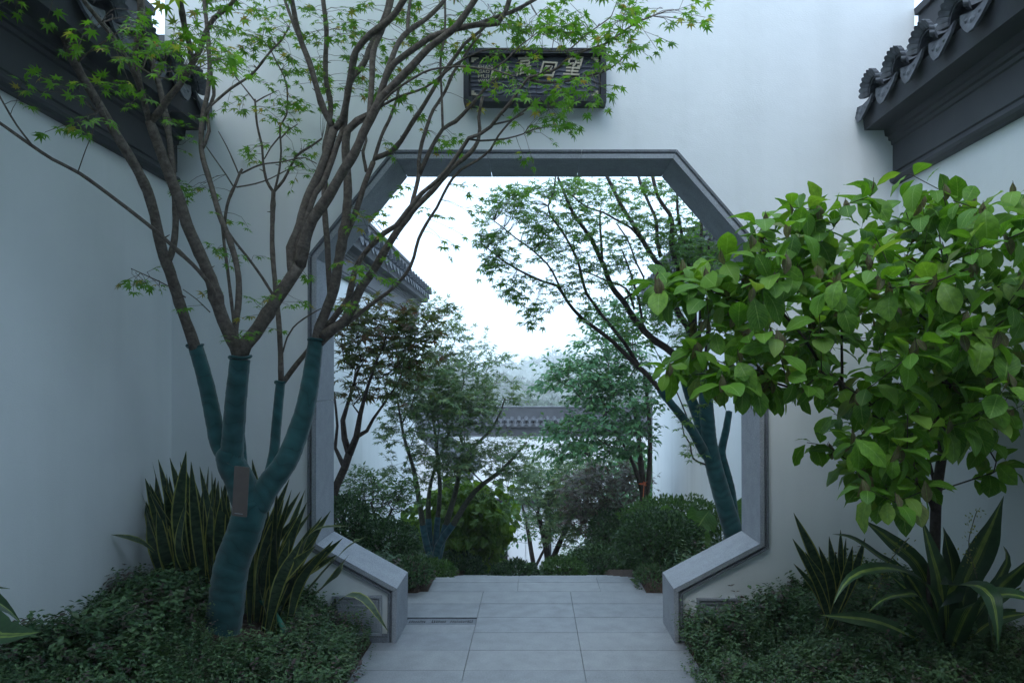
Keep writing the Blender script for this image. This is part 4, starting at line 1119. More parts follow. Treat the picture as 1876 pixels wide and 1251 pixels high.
def wrap_tube(q, name, mat, parent, k=22, pitch=0.062, lip=0.036, round_top=False):
    """cloth strip wound upwards: every turn overlaps the one below with a real edge, uneven and a little creased"""
    c = spline(q, 0.0075); L = np.concatenate([[0], np.cumsum(np.linalg.norm(np.diff(c[:, :3], axis=0), axis=1))])
    th = np.linspace(0, 1, k, endpoint=False); o = RNG.random() * 50
    ph = L[:, None] / pitch + th[None, :] + 0.8 * np.array([[noise.noise(Vector((o, l * 7, math.cos(t * 6.283) * 0.5))) for t in th] for l in L])
    fr = ph - np.floor(ph)
    w = 1.0 + lip * (0.35 - fr) + 0.035 * np.array([[noise.noise(Vector((math.cos(t * 6.283) * 1.2, math.sin(t * 6.283) * 1.2, l * 14 + o))) for t in th] for l in L])
    R0, R1 = c[0, 3] * 0.8, c[-1, 3] * (0.8 if round_top else 0.01)     # rounded ends where the strips meet
    w = w * np.sqrt(np.clip(1 - np.clip(1 - L / R0, 0, 1) ** 2, 0.02, 1))[:, None] * np.sqrt(np.clip(1 - np.clip(1 - (L[-1] - L) / R1, 0, 1) ** 2, 0.02, 1))[:, None]
    MB().tube(c[:, :3], c[:, 3:4] * w, k).build(name, mat, parent, True)
for q, wrap, nm in traced:
    big = q[:, 3].max()
    if wrap:
        wrap_tube(q, 'trunk_wrap' if nm != 'trunk' else 'trunk', M_WRAP, mp, round_top=q[-1, 3] > 0.055)
    else:
        r = q[:, 3] * (1 + 0.03 * np.sin(np.arange(len(q)) * 1.1) + RNG.normal(0, 0.02, len(q)))
        if len(q) > 6:
            for _ in range(max(1, int(len(q) / 11))): r[RNG.integers(2, len(q) - 2)] *= RNG.uniform(1.08, 1.22)
        mb_ = MB().tube(q[:, :3], r, 12 if big > 0.02 else (8 if big > 0.008 else 5), wob=0.03)
        for k_ in range(3, len(q) - 3):                       # bud stubs and snapped twigs
            if RNG.random() < 0.13:
                dv = unit(unit(q[k_ + 1, :3] - q[k_, :3]) * RNG.uniform(0.3, 1.0) + rnd0()); l_ = RNG.uniform(0.006, 0.022) + q[k_, 3]
                mb_.tube([q[k_, :3], q[k_, :3] + dv * l_ * 0.7, q[k_, :3] + dv * l_], [min(0.004, q[k_, 3] * 0.6), 0.0025, 0.0012], 4)
        mb_.build('branch', M_BARK, mp, True)
# knotted cloth ends where the wrap stops
for (a, r_) in (((357, 634), 13.2), ((440, 655), 18.4), ((580, 622), 14.2), ((514, 700), 8.9)):
    S = np.array(samples); y_ = S[np.argmin((S[:, 0] - a[0]) ** 2 + (S[:, 1] - a[1]) ** 2), 2]
    c = P(a[0], a[1], y_); rr = r_ * y_ / F_PX; th = np.linspace(0, 2 * np.pi, 17)
    ring = np.column_stack([c[0] + np.cos(th) * rr, c[1] + np.sin(th) * rr, c[2] + 0.006 * np.sin(th * 2) + 0.004 * np.cos(th)])
    MB().tube(ring, 0.0075, 6, cap=False).build('wrap_tie', M_WRAP, mp, True)

S = np.array(samples)
tr = Tree(); lv = Leaves()
clumps = [ # px, py, rx, ry, leaves, Y (None = that of the nearest limb)
 (225, 40, 60, 30, 26, 2.5), (170, 60, 35, 25, 8, 2.5), (240, 90, 45, 28, 26, 2.6), (340, 85, 40, 35, 30, 2.5), (385, 60, 35, 45, 30, 2.6), (385, 105, 35, 25, 22, 2.35),
 (300, 110, 55, 22, 26, 2.6), (340, 135, 45, 18, 12, 2.4), (160, 172, 45, 18, 20, 2.6), (178, 212, 35, 10, 9, 2.6), (130, 230, 35, 9, 5, 2.6), (262, 165, 25, 22, 8, 2.8),
 (320, 210, 25, 18, 8, None), (345, 255, 18, 28, 8, None), (470, 75, 45, 40, 46, 3.5), (508, 55, 35, 40, 34, 3.5), (440, 130, 32, 28, 26, 3.6), (480, 182, 55, 22, 24, 3.6),
 (520, 110, 30, 28, 34, 3.5), (530, 205, 28, 40, 40, 3.75), (470, 268, 35, 22, 15, 3.7), (540, 275, 38, 25, 24, 3.7), (556, 312, 28, 12, 12, 3.7), (338, 350, 32, 18, 16, 3.5),
 (372, 342, 26, 14, 10, 3.6), (422, 395, 22, 12, 8, None), (402, 460, 26, 18, 14, None), (455, 460, 22, 12, 6, None), (250, 505, 24, 10, 14, None), (290, 512, 24, 8, 8, None),
 (360, 553, 16, 10, 6, None), (470, 580, 25, 22, 16, 3.3), (438, 607, 12, 8, 7, None), (530, 555, 14, 32, 11, None), (545, 490, 12, 22, 7, None), (640, 90, 50, 60, 60, 3.5),
 (600, 45, 40, 45, 40, 3.5), (580, 120, 25, 50, 26, 3.6), (640, 165, 40, 28, 20, 3.4), (700, 130, 35, 45, 26, 3.4), (740, 60, 38, 50, 34, 3.4), (730, 150, 28, 22, 14, 3.1),
 (800, 40, 55, 38, 44, 3.5), (800, 105, 55, 35, 34, 3.4), (860, 80, 45, 35, 28, 3.3), (875, 28, 55, 28, 32, 3.3), (950, 40, 55, 32, 46, 3.0), (1005, 60, 55, 38, 54, 2.9),
 (1065, 60, 60, 35, 56, 2.8), (1150, 48, 52, 32, 46, 2.7), (1222, 25, 38, 20, 24, 2.7), (1110, 92, 42, 22, 22, 2.75), (945, 150, 42, 20, 32, 2.8), (1030, 150, 55, 20, 30, 2.8),
 (1085, 148, 22, 20, 20, 2.7), (1000, 232, 48, 20, 36, 3.1), (955, 256, 28, 10, 8, 3.1), (850, 172, 18, 8, 6, None), (815, 250, 25, 18, 14, 3.4), (700, 255, 15, 12, 5, None),
 (742, 340, 14, 7, 6, None), (790, 400, 24, 16, 10, None), (830, 342, 16, 9, 7, None), (832, 380, 14, 6, 6, None), (792, 430, 18, 10, 6, None), (668, 400, 22, 16, 18, 3.2),
 (690, 430, 15, 12, 9, 3.2), (655, 478, 20, 22, 16, 3.1), (625, 560, 20, 14, 8, None), (645, 545, 14, 12, 6, None), (715, 515, 24, 10, 8, None), (1175, 20, 50, 18, 22, 2.8), (920, 100, 30, 20, 14, 3.0),
 (30, 190, 22, 8, 4, 2.6), (60, -10, 60, 20, 12, 2.4), (430, 20, 40, 25, 16, 3.4), (700, 20, 40, 25, 20, 3.5), (590, 200, 25, 30, 12, 3.7), (760, 200, 30, 18, 8, 3.5), (990, 180, 25, 10, 8, 2.9)]
for px, py, rx, ry, n, Yc in clumps:
    k = max(1, int(n / 2.5 + 0.5))
    for _ in range(k):
        b = in_ball(1)[0]
        qx, qy = px + b[0] * rx, py + b[2] * ry
        w8 = (S[:, 0] - qx) ** 2 + (S[:, 1] - qy) ** 2
        if Yc is not None: w8 = w8 + ((S[:, 2] - Yc) * 260) ** 2
        j = int(np.argmin(w8)); Yl = S[j, 2]
        Y = (Yl if Yc is None else Yc) + RNG.normal(0, 0.09)
        Y = min(Y, 3.86)
        a = P(S[j, 0], S[j, 1], Yl); t = P(qx, qy, Y)
        L = np.linalg.norm(t - a)
        r_ = tr.node(a, -1, 0.0016)
        c = (a + t) / 2 + np.array([0, 0, 0.10 * L]) + RNG.normal(0, 0.05, 3) * L
        m_ = max(2, int(L / 0.06))
        for q_ in range(1, m_ + 1):
            u_ = q_ / m_; r_ = tr.node((1 - u_) ** 2 * a + 2 * u_ * (1 - u_) * c + u_ * u_ * t, r_, 0.0016 - 0.0006 * u_)
        dd = unit(t - a) * 0.8 + np.array([RNG.normal(0.15, 0.5), RNG.normal(0, 0.5), -0.1])
        spray(tr, lv, r_, dd, RNG.uniform(0.06, 0.13), 2, 0.041, flat=0.62, droop=0.3, size_j=0.25)
# the crown goes on above the picture
tops = [(t[0][-1], t[0][-1] - t[0][-4]) for t in traced if not t[1] and CY - (t[0][-1][2] - CAM_H) / t[0][-1][1] * F_PX < 0]
for e, dv in tops:
    p = np.array(e[:3]); d = unit(unit(np.array(dv[:3])) + [0, -0.15, 0.35]); q_ = tr.node(p, -1, float(e[3]) * 0.9)
    L = RNG.uniform(0.6, 1.3); k_ = int(L / 0.11)
    for i in range(k_):
        d = unit(d + RNG.normal(0, 0.16, 3)); p = p + d * 0.11; p[1] = min(p[1], 3.85)
        q_ = tr.node(p, q_, float(e[3]) * (0.9 - 0.75 * (i + 1) / k_))
        for _ in range(3):
            t_ = p + RNG.normal(0, 0.22, 3) * [1, 1, 0.7]; t_[1] = min(t_[1], 3.85)
            if t_[2] < 1.5 + 0.60 * t_[1]: continue
            z_ = tr.node((p + t_) / 2 + [0, 0, 0.03], q_, 0.0014); z_ = tr.node(t_, z_, 0.0012)
            for _ in range(2): spray(tr, lv, z_, unit(t_ - p) + RNG.normal(0, .5, 3) * [1, 1, .3], 0.13, 3, 0.052, flat=0.7, droop=0.25)
tr.radii(0.001)
tr.emit(M_BARK, mp, 0.004, 60, names=('branch', 'branch', 'twigs'))
emit_leaves(lv, MAPLE, L_MAPLE, mp, singles=300)

# tag plate hanging from the fork (its square code is left out)
tg = empty('plant_tag', P(441, 900, 3.14), 'dark brown plastic tag hanging from the fork of the teal-wrapped trunk', 'tag')
c0 = P(441, 900, 3.14); w_, h_ = 14.8 * 3.14 / F_PX, 46 * 3.14 / F_PX
pl = []
for (sx, sz) in ((1, -1), (1, 1), (-1, 1), (-1, -1)):
    for a in np.linspace(0, 90, 5):
        an = math.radians(a + {(1, -1): -90, (1, 1): 0, (-1, 1): 90, (-1, -1): 180}[(sx, sz)])
        pl.append((sx * (w_ - 0.004) + 0.004 * math.cos(an), sz * (h_ - 0.004) + 0.004 * math.sin(an)))
o = MB().prism(pl, 'y', -0.0015, 0.0015).build('plate', M_TAG, tg, local=False)
o.rotation_euler = (0.04, 0.085, -0.15)
o2 = MB().box(-w_ * 0.62, w_ * 0.45, -0.0022, -0.0017, -h_ * 0.90, -h_ * 0.885).build('print_line', M_TAGW, o, local=False)
MB().tube([P(432, 857, 3.14), P(420, 850, 3.2), P(405, 842, 3.33)], 0.0008, 4).tube([P(441, 856, 3.14), P(455, 850, 3.2)], 0.0008, 4).build('string', M_BLACK, tg)

# hose ring round the foot of the trunk
hp = []
for a in np.linspace(math.radians(-35), math.radians(215), 40):
    cx_, cy_ = P(418, 1110, 3.35)[0], 3.34
    x_, y_ = cx_ + 0.27 * math.cos(a), cy_ + 0.24 * math.sin(a)
    hp.append((x_, y_, float(gz(x_, y_)) + 0.13 - 0.10 * abs(a - 1.5) / 2))
o = MB().tube(hp, 0.014, 8).build('garden_hose', M_HOSE, None, True); tag(o, 'green hose looped on the soil round the foot of the big maple', 'hose')

def T_quad(w=0.28):
    v = np.array([(0, 0, 0), (-w, 0.5, 0.04), (0, 1, -0.12), (w, 0.5, 0.04)])
    return v, np.array([(0, 2, 1), (0, 3, 2)]), np.column_stack([v[:, 0] / (2 * w) + 0.5, v[:, 1]])
# ------------------------------------------------------------------ broad-leaved tree on the right
def G0(px, py, Y): return P(px, py, Y)
bt = empty('broad_leaved_tree', (*P(1712, 1010, 2.95)[:2], 0.28), 'broad-leaved tree with large bright leaves and bronze young tips, before the right wall', 'tree')
tr = Tree(); lv = Leaves(); lvy = Leaves()
base = P(1700, 1120, 2.98); base[2] = 0.26
pr = tr.poly([base, P(1712, 1000, 2.96), P(1716, 900, 2.94), P(1728, 820, 2.9), P(1722, 740, 2.9), P(1735, 650, 2.86), P(1738, 560, 2.84)], 0.026, 0.016)
tips = []
whorls = []
blobs = [ # px, py, Y, rx, ry, rY, n
 (1640, 560, 3.45, 220, 130, 0.3, 60), (1800, 690, 3.0, 110, 110, 0.3, 24), (1640, 760, 3.1, 140, 60, 0.3, 14), (1760, 700, 3.2, 150, 110, 0.3, 18), (1640, 400, 2.85, 110, 55, 0.4, 16), (1480, 430, 2.9, 110, 55, 0.4, 18), (1790, 420, 2.6, 110, 60, 0.4, 16), (1690, 520, 2.7, 160, 70, 0.45, 30), (1480, 520, 2.9, 130, 60, 0.45, 24),
 (1320, 530, 2.9, 120, 45, 0.3, 16), (1245, 520, 2.85, 50, 22, 0.2, 6), (1380, 610, 2.85, 120, 50, 0.35, 18), (1560, 620, 2.9, 140, 70, 0.45, 24), (1760, 640, 2.7, 120, 80, 0.45, 24),
 (1275, 665, 2.75, 55, 22, 0.2, 7), (1370, 690, 2.7, 90, 28, 0.25, 12), (1480, 700, 2.75, 70, 32, 0.25, 9), (1660, 730, 2.75, 150, 55, 0.4, 20), (1820, 750, 2.6, 70, 60, 0.35, 10),
 (1560, 840, 2.75, 45, 35, 0.2, 6), (1660, 820, 2.7, 60, 40, 0.25, 8), (1610, 900, 2.65, 45, 35, 0.2, 6), (1680, 880, 2.65, 45, 30, 0.2, 5), (1800, 850, 2.85, 50, 25, 0.2, 3), (1500, 800, 2.95, 25, 25, 0.15, 2),
 (1880, 500, 2.5, 60, 120, 0.4, 12), (1950, 620, 2.6, 80, 150, 0.4, 12)]
# hand-placed outer whorls that make the outline of the crown
outer = [(1665, 318, 2.75), (1600, 345, 2.75), (1725, 350, 2.7), (1550, 375, 2.7), (1400, 400, 2.7), (1450, 380, 2.75), (1500, 385, 2.8), (1860, 350, 2.5), (1800, 385, 2.5), (1370, 440, 2.75), (1320, 470, 2.7),
 (1255, 490, 2.75), (1205, 520, 2.7), (1240, 545, 2.75), (1290, 505, 2.6), (1225, 680, 2.6), (1270, 640, 2.6), (1325, 705, 2.5), (1350, 660, 2.55), (1440, 690, 2.5), (1300, 600, 2.65), (1540, 510, 2.35), (1620, 520, 2.35),
 (1590, 480, 2.4), (1680, 640, 2.3), (1760, 630, 2.3), (1700, 605, 2.35), (1740, 780, 2.4), (1790, 770, 2.4), (1560, 800, 2.45), (1640, 830, 2.4), (1580, 890, 2.4), (1640, 920, 2.4), (1690, 900, 2.45), (1850, 700, 2.25),
 (1840, 440, 2.3), (1780, 490, 2.35), (1770, 590, 2.35), (1440, 480, 2.5), (1380, 540, 2.5), (1500, 560, 2.55), (1420, 620, 2.5), (1820, 620, 2.3)]
T_in = crown_targets(blobs)
T_in[:, 1] = np.clip(T_in[:, 1], 2.15, 3.75); T_in[:, 0] = np.minimum(T_in[:, 0], 1.98)
T_out = np.array([P(*o) for o in outer])
tp = tr.grow(np.vstack([T_in, T_out]), 0.14, 0.3, 0.10, 0.10)
order = np.argsort(np.linalg.norm(np.vstack([T_in, T_out]) - tr.p[0], axis=1)); isout = order >= len(T_in)
for t_, io in zip(tp, isout):
    p = tr.p[t_]; d = unit(p - tr.p[tr.par[t_]]); d = unit(d + np.array([0, -0.25, 0.0]))
    n = RNG.integers(4, 7) if not io else 7
    th0 = RNG.random() * 6.28
    e1 = unit(np.cross(d, [0.1, 0.2, 1.0])); e2 = np.cross(d, e1)
    for k in range(n):
        a = th0 + k * 2.4
        out_ = e1 * math.cos(a) + e2 * math.sin(a)
        ld = unit(d * RNG.uniform(0.15, 0.7) + out_ + np.array([0, -0.1, RNG.normal(-0.38, 0.22)]))
        nn = np.array([0, 0, 1.0]) + RNG.normal(0, 0.30, 3) + np.array([0, -0.12, 0])
        lv.put(p - d * 0.02 * k, ld, nn, RNG.uniform(0.074, 0.142) * (1.0 if io else 0.92))
    if RNG.random() < (0.85 if io else 0.35):               # drooping young pair at the tip
        q = tr.node(p + np.array([0, 0, 0.035]) + RNG.normal(0, 0.006, 3), t_, 0.0012)
        for k in range(RNG.integers(1, 3)):
            ld = unit(np.array([RNG.normal(0, 0.25), RNG.normal(-0.1, 0.2), -1.0]))
            lvy.put(tr.p[q], ld, np.array([RNG.normal(0, .5), -1.0, 0.1]), RNG.uniform(0.050, 0.085))
tr.radii(0.0019, 2.5, 0.03)
tr.emit(M_BARK_D, bt, 0.004, 40)
emit_leaves(lv, OVATE, L_BROAD, bt, singles=300)
emit_leaves(lvy, [T_ovate(9, 0.22, 0.1, 0.2, 0.1)], L_YOUNG, bt, 'young_leaf', singles=300)

# ------------------------------------------------------------------ maples and shrubs beyond the gate
def soil(x, y): return float(gz(x, y))
def traced_tree(name, loc, label, cat, limbs, Y, mat, k=8, wrapmat=M_WRAP):
    root = empty(name, loc, label, cat); S_ = []; T_ = Tree()
    for pts, r0, r1, dY, wr in limbs:
        pts = np.array(pts, float)
        if S_:
            A = np.array(S_); Y0 = A[np.argmin((A[:, 0] - pts[0, 0]) ** 2 + (A[:, 1] - pts[0, 1]) ** 2), 2]
        else: Y0 = Y
        L = np.concatenate([[0], np.cumsum(np.linalg.norm(np.diff(pts, axis=0), axis=1))]); t = L / L[-1]
        Yv = Y0 + dY * t; rr = (r0 + (r1 - r0) * t) * (1.0 if wr else 0.74)
        c = np.array([np.append(P(p[0], p[1], y), r * y / F_PX) for p, y, r in zip(pts, Yv, rr)])
        q = spline(c, 0.05)
        par = -1
        for x in q:
            S_.append((CX + x[0] / x[1] * F_PX, CY - (x[2] - CAM_H) / x[1] * F_PX, x[1]))
            par = T_.node(x[:3], par, x[3])
        r = q[:, 3] * (1 + RNG.normal(0, 0.02, len(q)))
        if wr: wrap_tube(q, 'trunk_wrap', wrapmat, root, 16)
        else: MB().tube(q[:, :3], r, k, wob=0.02).build('branch', mat, root, True)
    return root, np.array(S_), T_

def clump_sprays(S_, T_, clumps, size, lv, per=5.0, jit=0.12, pairs=2, tl=(0.06, 0.12), droop=0.3, r=0.0013, flat=0.6, ymax=None, up=0.10):
    for px, py, rx, ry, n, Yc in clumps:
        for _ in range(max(1, int(n / per + 0.5))):
            b = in_ball(1)[0]; qx, qy = px + b[0] * rx, py + b[2] * ry
            w8 = (S_[:, 0] - qx) ** 2 + (S_[:, 1] - qy) ** 2
            j = int(np.argmin(w8)); Yl = S_[j, 2]; Y = (Yl if Yc is None else Yc) + RNG.normal(0, jit)
            a = P(S_[j, 0], S_[j, 1], Yl); t = P(qx, qy, Y); L = np.linalg.norm(t - a)
            q = T_.node(a, -1, r); c = (a + t) / 2 + np.array([0, 0, up * L]) + RNG.normal(0, 0.05, 3) * L
            m_ = max(2, int(L / 0.10))
            for q_ in range(1, m_ + 1):
                u_ = q_ / m_; q = T_.node((1 - u_) ** 2 * a + 2 * u_ * (1 - u_) * c + u_ * u_ * t, q, r * (1 - 0.5 * u_))
            dd = unit(t - a) * 0.8 + RNG.normal(0, 0.45, 3) * [1, 1, 0.4]
            spray(T_, lv, q, dd, RNG.uniform(*tl), pairs, size, flat=flat, droop=droop, r=r * 0.5)

# right maple with teal-wrapped stems
RL = [([(1352, 1010), (1343, 974), (1322, 904), (1307, 850), (1298, 800), (1292, 713), (1290, 690)], 19, 12, 0, True),
 ([(1346, 980), (1338, 900), (1326, 850), (1322, 826), (1330, 788), (1336, 752)], 11, 6, 0.15, True),
 ([(1300, 830), (1287, 790), (1277, 759), (1265, 728), (1254, 693)], 12, 9, 0.1, True),
 ([(1306, 845), (1290, 828), (1268, 788), (1244, 757), (1208, 713)], 10, 6.5, -0.25, True),
 ([(1254, 695), (1246, 662), (1220, 637), (1201, 625), (1182, 608), (1158, 579), (1145, 556), (1120, 524), (1108, 491), (1099, 472), (1085, 441), (1068, 416), (1050, 391), (1037, 362), (1022, 325)], 10, 3, -0.25, False),
 ([(1247, 664), (1265, 613), (1249, 584), (1237, 560), (1225, 508), (1200, 477), (1183, 450), (1164, 418), (1142, 383), (1121, 342), (1108, 315), (1095, 290)], 9, 4, 0.2, False),
 ([(1183, 450), (1156, 418), (1131, 404), (1104, 389), (1075, 380), (1050, 360), (1030, 345)], 3.5, 1.5, 0.1, False),
 ([(1268, 640), (1266, 590), (1250, 518), (1241, 487), (1231, 456), (1231, 404), (1220, 383), (1206, 362), (1196, 325), (1190, 290)], 8, 4, 0.1, False),
 ([(1210, 470), (1204, 441), (1202, 404), (1189, 373), (1173, 335), (1165, 300)], 5, 3, 0.2, False),
 ([(1275, 650), (1272, 560), (1266, 508), (1258, 466), (1248, 425), (1241, 383), (1241, 345)], 6, 3, -0.1, False),
 ([(1280, 640), (1284, 560), (1285, 502), (1285, 445), (1285, 400)], 5, 3.5, 0.15, False),
 ([(1290, 700), (1300, 560), (1300, 477), (1297, 440)], 6, 3, 0.2, False),
 ([(1291, 700), (1285, 660), (1278, 640), (1270, 600)], 11, 7, 0.0, False),
 ([(1208, 713), (1184, 685), (1165, 668), (1148, 651), (1124, 627), (1100, 608), (1063, 580), (1040, 553), (1020, 523), (996, 516), (964, 502), (933, 485), (912, 470), (881, 445)], 6.5, 1.5, -0.2, False),
 ([(1170, 670), (1155, 645), (1143, 627), (1124, 603), (1100, 574), (1089, 558), (1075, 539), (1066, 508), (1060, 483), (1045, 450), (1027, 420), (1008, 395), (1004, 377), (1014, 354), (1018, 320)], 5, 1.8, 0.15, False),
 ([(1045, 560), (1037, 549), (1027, 529), (1012, 497), (1002, 483), (975, 458), (943, 435), (923, 418), (905, 405)], 3, 1.3, -0.1, False),
 ([(1103, 475), (1101, 435), (1099, 410), (1100, 385)], 3.5, 2, 0.05, False),
 ([(1162, 565), (1147, 529), (1110, 514), (1079, 500), (1050, 492)], 3, 1.5, 0.1, False),
 ([(1140, 550), (1180, 520), (1165, 480), (1150, 440), (1130, 410)], 3, 1.6, 0.2, False),
 ([(1180, 610), (1172, 560), (1160, 515), (1148, 480), (1140, 460)], 3.5, 2, 0.2, False),
 ([(1304, 855), (1270, 840), (1265, 814), (1253, 795), (1249, 771)], 2.4, 1.4, -0.1, False),
 ([(1258, 762), (1244, 728), (1229, 694), (1213, 663), (1200, 640)], 1.8, 1, -0.1, False)]
rm, S2, tr = traced_tree('maple_tree', P(1352, 1010, 5.35), 'teal-wrapped green maple in the right of the gateway, spreading left across the sky', 'maple tree', RL, 5.35, M_BARK_D)
MB().tube([P(1352, 1010, 5.35), P(1358, 1075, 5.38), P(1362, 1140, 5.4), P(1362, 1175, 5.4)], [19*5.35/F_PX, 20*5.35/F_PX, 23*5.35/F_PX, 26*5.35/F_PX], 12, wob=0.02).build('trunk', M_WRAP, rm, True)
lv = Leaves()
cl = [(1010, 345, 60, 18, 70, None), (950, 375, 45, 28, 80, None), (905, 385, 25, 20, 30, None), (900, 440, 28, 26, 50, None), (880, 425, 14, 10, 12, None), (915, 480, 36, 22, 46, None), (950, 515, 42, 20, 44, None), (990, 405, 45, 30, 70, None),
 (1000, 450, 45, 30, 60, None), (1040, 420, 40, 40, 60, None), (1060, 345, 45, 20, 55, None), (1075, 380, 40, 30, 55, None), (1050, 480, 40, 30, 50, None), (1040, 530, 40, 22, 40, None), (980, 545, 28, 18, 22, None), (985, 575, 12, 18, 10, None),
 (1100, 440, 40, 40, 60, None), (1120, 350, 40, 25, 50, None), (1110, 500, 40, 30, 50, None), (1150, 460, 35, 40, 60, None), (1160, 380, 40, 40, 60, None), (1180, 340, 30, 20, 30, None), (1200, 420, 30, 40, 55, None), (1230, 350, 25, 25, 34, None),
 (1240, 420, 30, 40, 70, None), (1240, 480, 40, 40, 80, None), (1280, 460, 35, 40, 80, None), (1300, 500, 35, 40, 70, None), (1180, 530, 40, 35, 60, None), (1220, 560, 40, 40, 60, None), (1150, 600, 40, 30, 26, None), (1100, 570, 40, 22, 26, None),
 (1190, 600, 30, 30, 20, None), (1250, 620, 30, 40, 30, None), (1320, 580, 25, 50, 40, None), (1280, 730, 25, 40, 14, None), (1250, 770, 20, 30, 10, None), (1265, 830, 18, 20, 8, None), (1255, 440, 80, 70, 120, 5.7), (1330, 460, 30, 40, 40, 5.7)]
clump_sprays(S2, tr, [(a, b, c, d, int(e * 4.6), f) for a, b, c, d, e, f in cl], 0.050, lv, jit=0.28, flat=0.75)
def emit_twigs(T_, skip, mat, parent):
    """only the fine twigs grown after the first `skip` nodes (the traced limbs are already built)"""
    T_.radii(0.001)
    m = MB(); P_ = np.array(T_.p)
    for c in T_.chains():
        c = [i for i in c if i >= skip]
        if len(c) > 1: m.tube(P_[c], np.array([max(T_.r[i], 0.0008) for i in c]), 3, cap=False)
    if m.n: tag(m.build('twigs', mat, parent, True), kind='stuff')
emit_twigs(tr, len(S2), M_BARK_D, rm)
emit_leaves(lv, STAR, L_MAPLE2, rm, singles=0, smooth=False)

def proc_tree(name, label, cat, stems, blobs, leafmat, tpl, size, bark, wrap=None, pairs=3, tl=(0.08, 0.16), twigs_per=1, tip=0.002, step=0.22, pen=0.25, droop=0.3, flat=0.6, singles=0, bend=0.10, up=0.08, nbig=16, wrap_z=None, group=None, vert=0.0, mx=None, jit_size=0.22):
    """multi-stemmed tree: stems = polylines [(px, py, Y, r)], crown = blobs; wrap_z = height up to which stems are cloth-bound"""
    b = P(*stems[0][0][:3]); b[2] = soil(b[0], b[1]) - 0.04
    root = empty(name, b, label, cat, group)
    T_ = Tree(); T_.node(b, -1, stems[0][0][3] * 1.1)
    for st in stems:
        pts = [np.append(P(*q[:3]), q[3]) for q in st]
        first = pts[0][:3]
        j = int(np.argmin(np.linalg.norm(np.array(T_.p) - first, axis=1)))
        par = j if np.linalg.norm(T_.p[j] - first) < 0.3 or len(T_.p) > 1 else j
        for x in spline(np.array(pts), 0.12): par = T_.node(x[:3], par, x[3])
    tg_ = crown_targets(blobs)
    tips = T_.grow(tg_, step, pen, bend, up)
    lv = Leaves()
    for t_ in tips:
        d0 = unit(T_.p[t_] - T_.p[T_.par[t_]])
        for _ in range(twigs_per):
            d = unit(d0 + RNG.normal(0, 0.55, 3) * [1, 1, 0.5] + [0, 0, vert])
            spray(T_, lv, t_, d, RNG.uniform(*tl), pairs, size, flat=flat, droop=droop, r=0.0012, size_j=jit_size)
    T_.radii(tip, 2.4, mx)
    T_.emit(bark, root, 0.006, nbig, 8)
    if wrap is not None:
        P_ = np.array(T_.p)
        for c in T_.chains():
            if len(c) < 4 or T_.R[c[1]] < 0.009: continue
            z0 = b[2]; k = [i for i in c if P_[i][2] < z0 + wrap_z]
            if len(k) > 2: MB().tube(P_[k], np.array([T_.R[i] for i in k]) + 0.004, 8, wob=0.02).build('trunk_wrap', wrap, root, True)
    emit_leaves(lv, tpl, leafmat, root, singles=singles, smooth=False)
    return root

# dark maple just inside the gateway on the left
proc_tree('maple_tree', 'dark bronze-green maple inside the left of the gateway against the white wall', 'maple tree',
 [[(607, 925, 5.2, 0.05), (616, 890, 5.2, 0.045), (632, 855, 5.2, 0.042), (640, 830, 5.2, 0.036)],
  [(640, 832, 5.2, 0.028), (631, 803, 5.2, 0.024), (628, 770, 5.25, 0.020), (640, 730, 5.3, 0.014), (655, 680, 5.3, 0.010)],
  [(640, 832, 5.2, 0.028), (653, 800, 5.15, 0.024), (660, 760, 5.1, 0.018), (670, 720, 5.05, 0.013), (690, 660, 5.0, 0.009)],
  [(653, 800, 5.15, 0.018), (672, 789, 5.2, 0.015), (684, 767, 5.2, 0.012), (703, 740, 5.25, 0.009), (730, 700, 5.3, 0.007)],
  [(628, 850, 5.2, 0.02), (614, 820, 5.3, 0.015), (618, 780, 5.35, 0.012), (612, 720, 5.4, 0.009)]],
 [(650, 640, 5.2, 45, 50, 0.3, 34), (700, 620, 5.1, 60, 45, 0.35, 40), (760, 610, 5.2, 50, 35, 0.3, 30), (650, 585, 5.2, 40, 38, 0.3, 30), (700, 690, 5.2, 65, 38, 0.3, 32), (755, 660, 5.2, 48, 32, 0.3, 24), (785, 590, 5.2, 28, 34, 0.2, 14), (640, 725, 5.2, 30, 25, 0.2, 12), (720, 570, 5.2, 50, 20, 0.3, 16)],
 L_MAPLED, MAPLE, 0.072, M_BARK_D, None, 3, (0.06, 0.14), 1, 0.0012, droop=0.45, mx=0.03, singles=220)

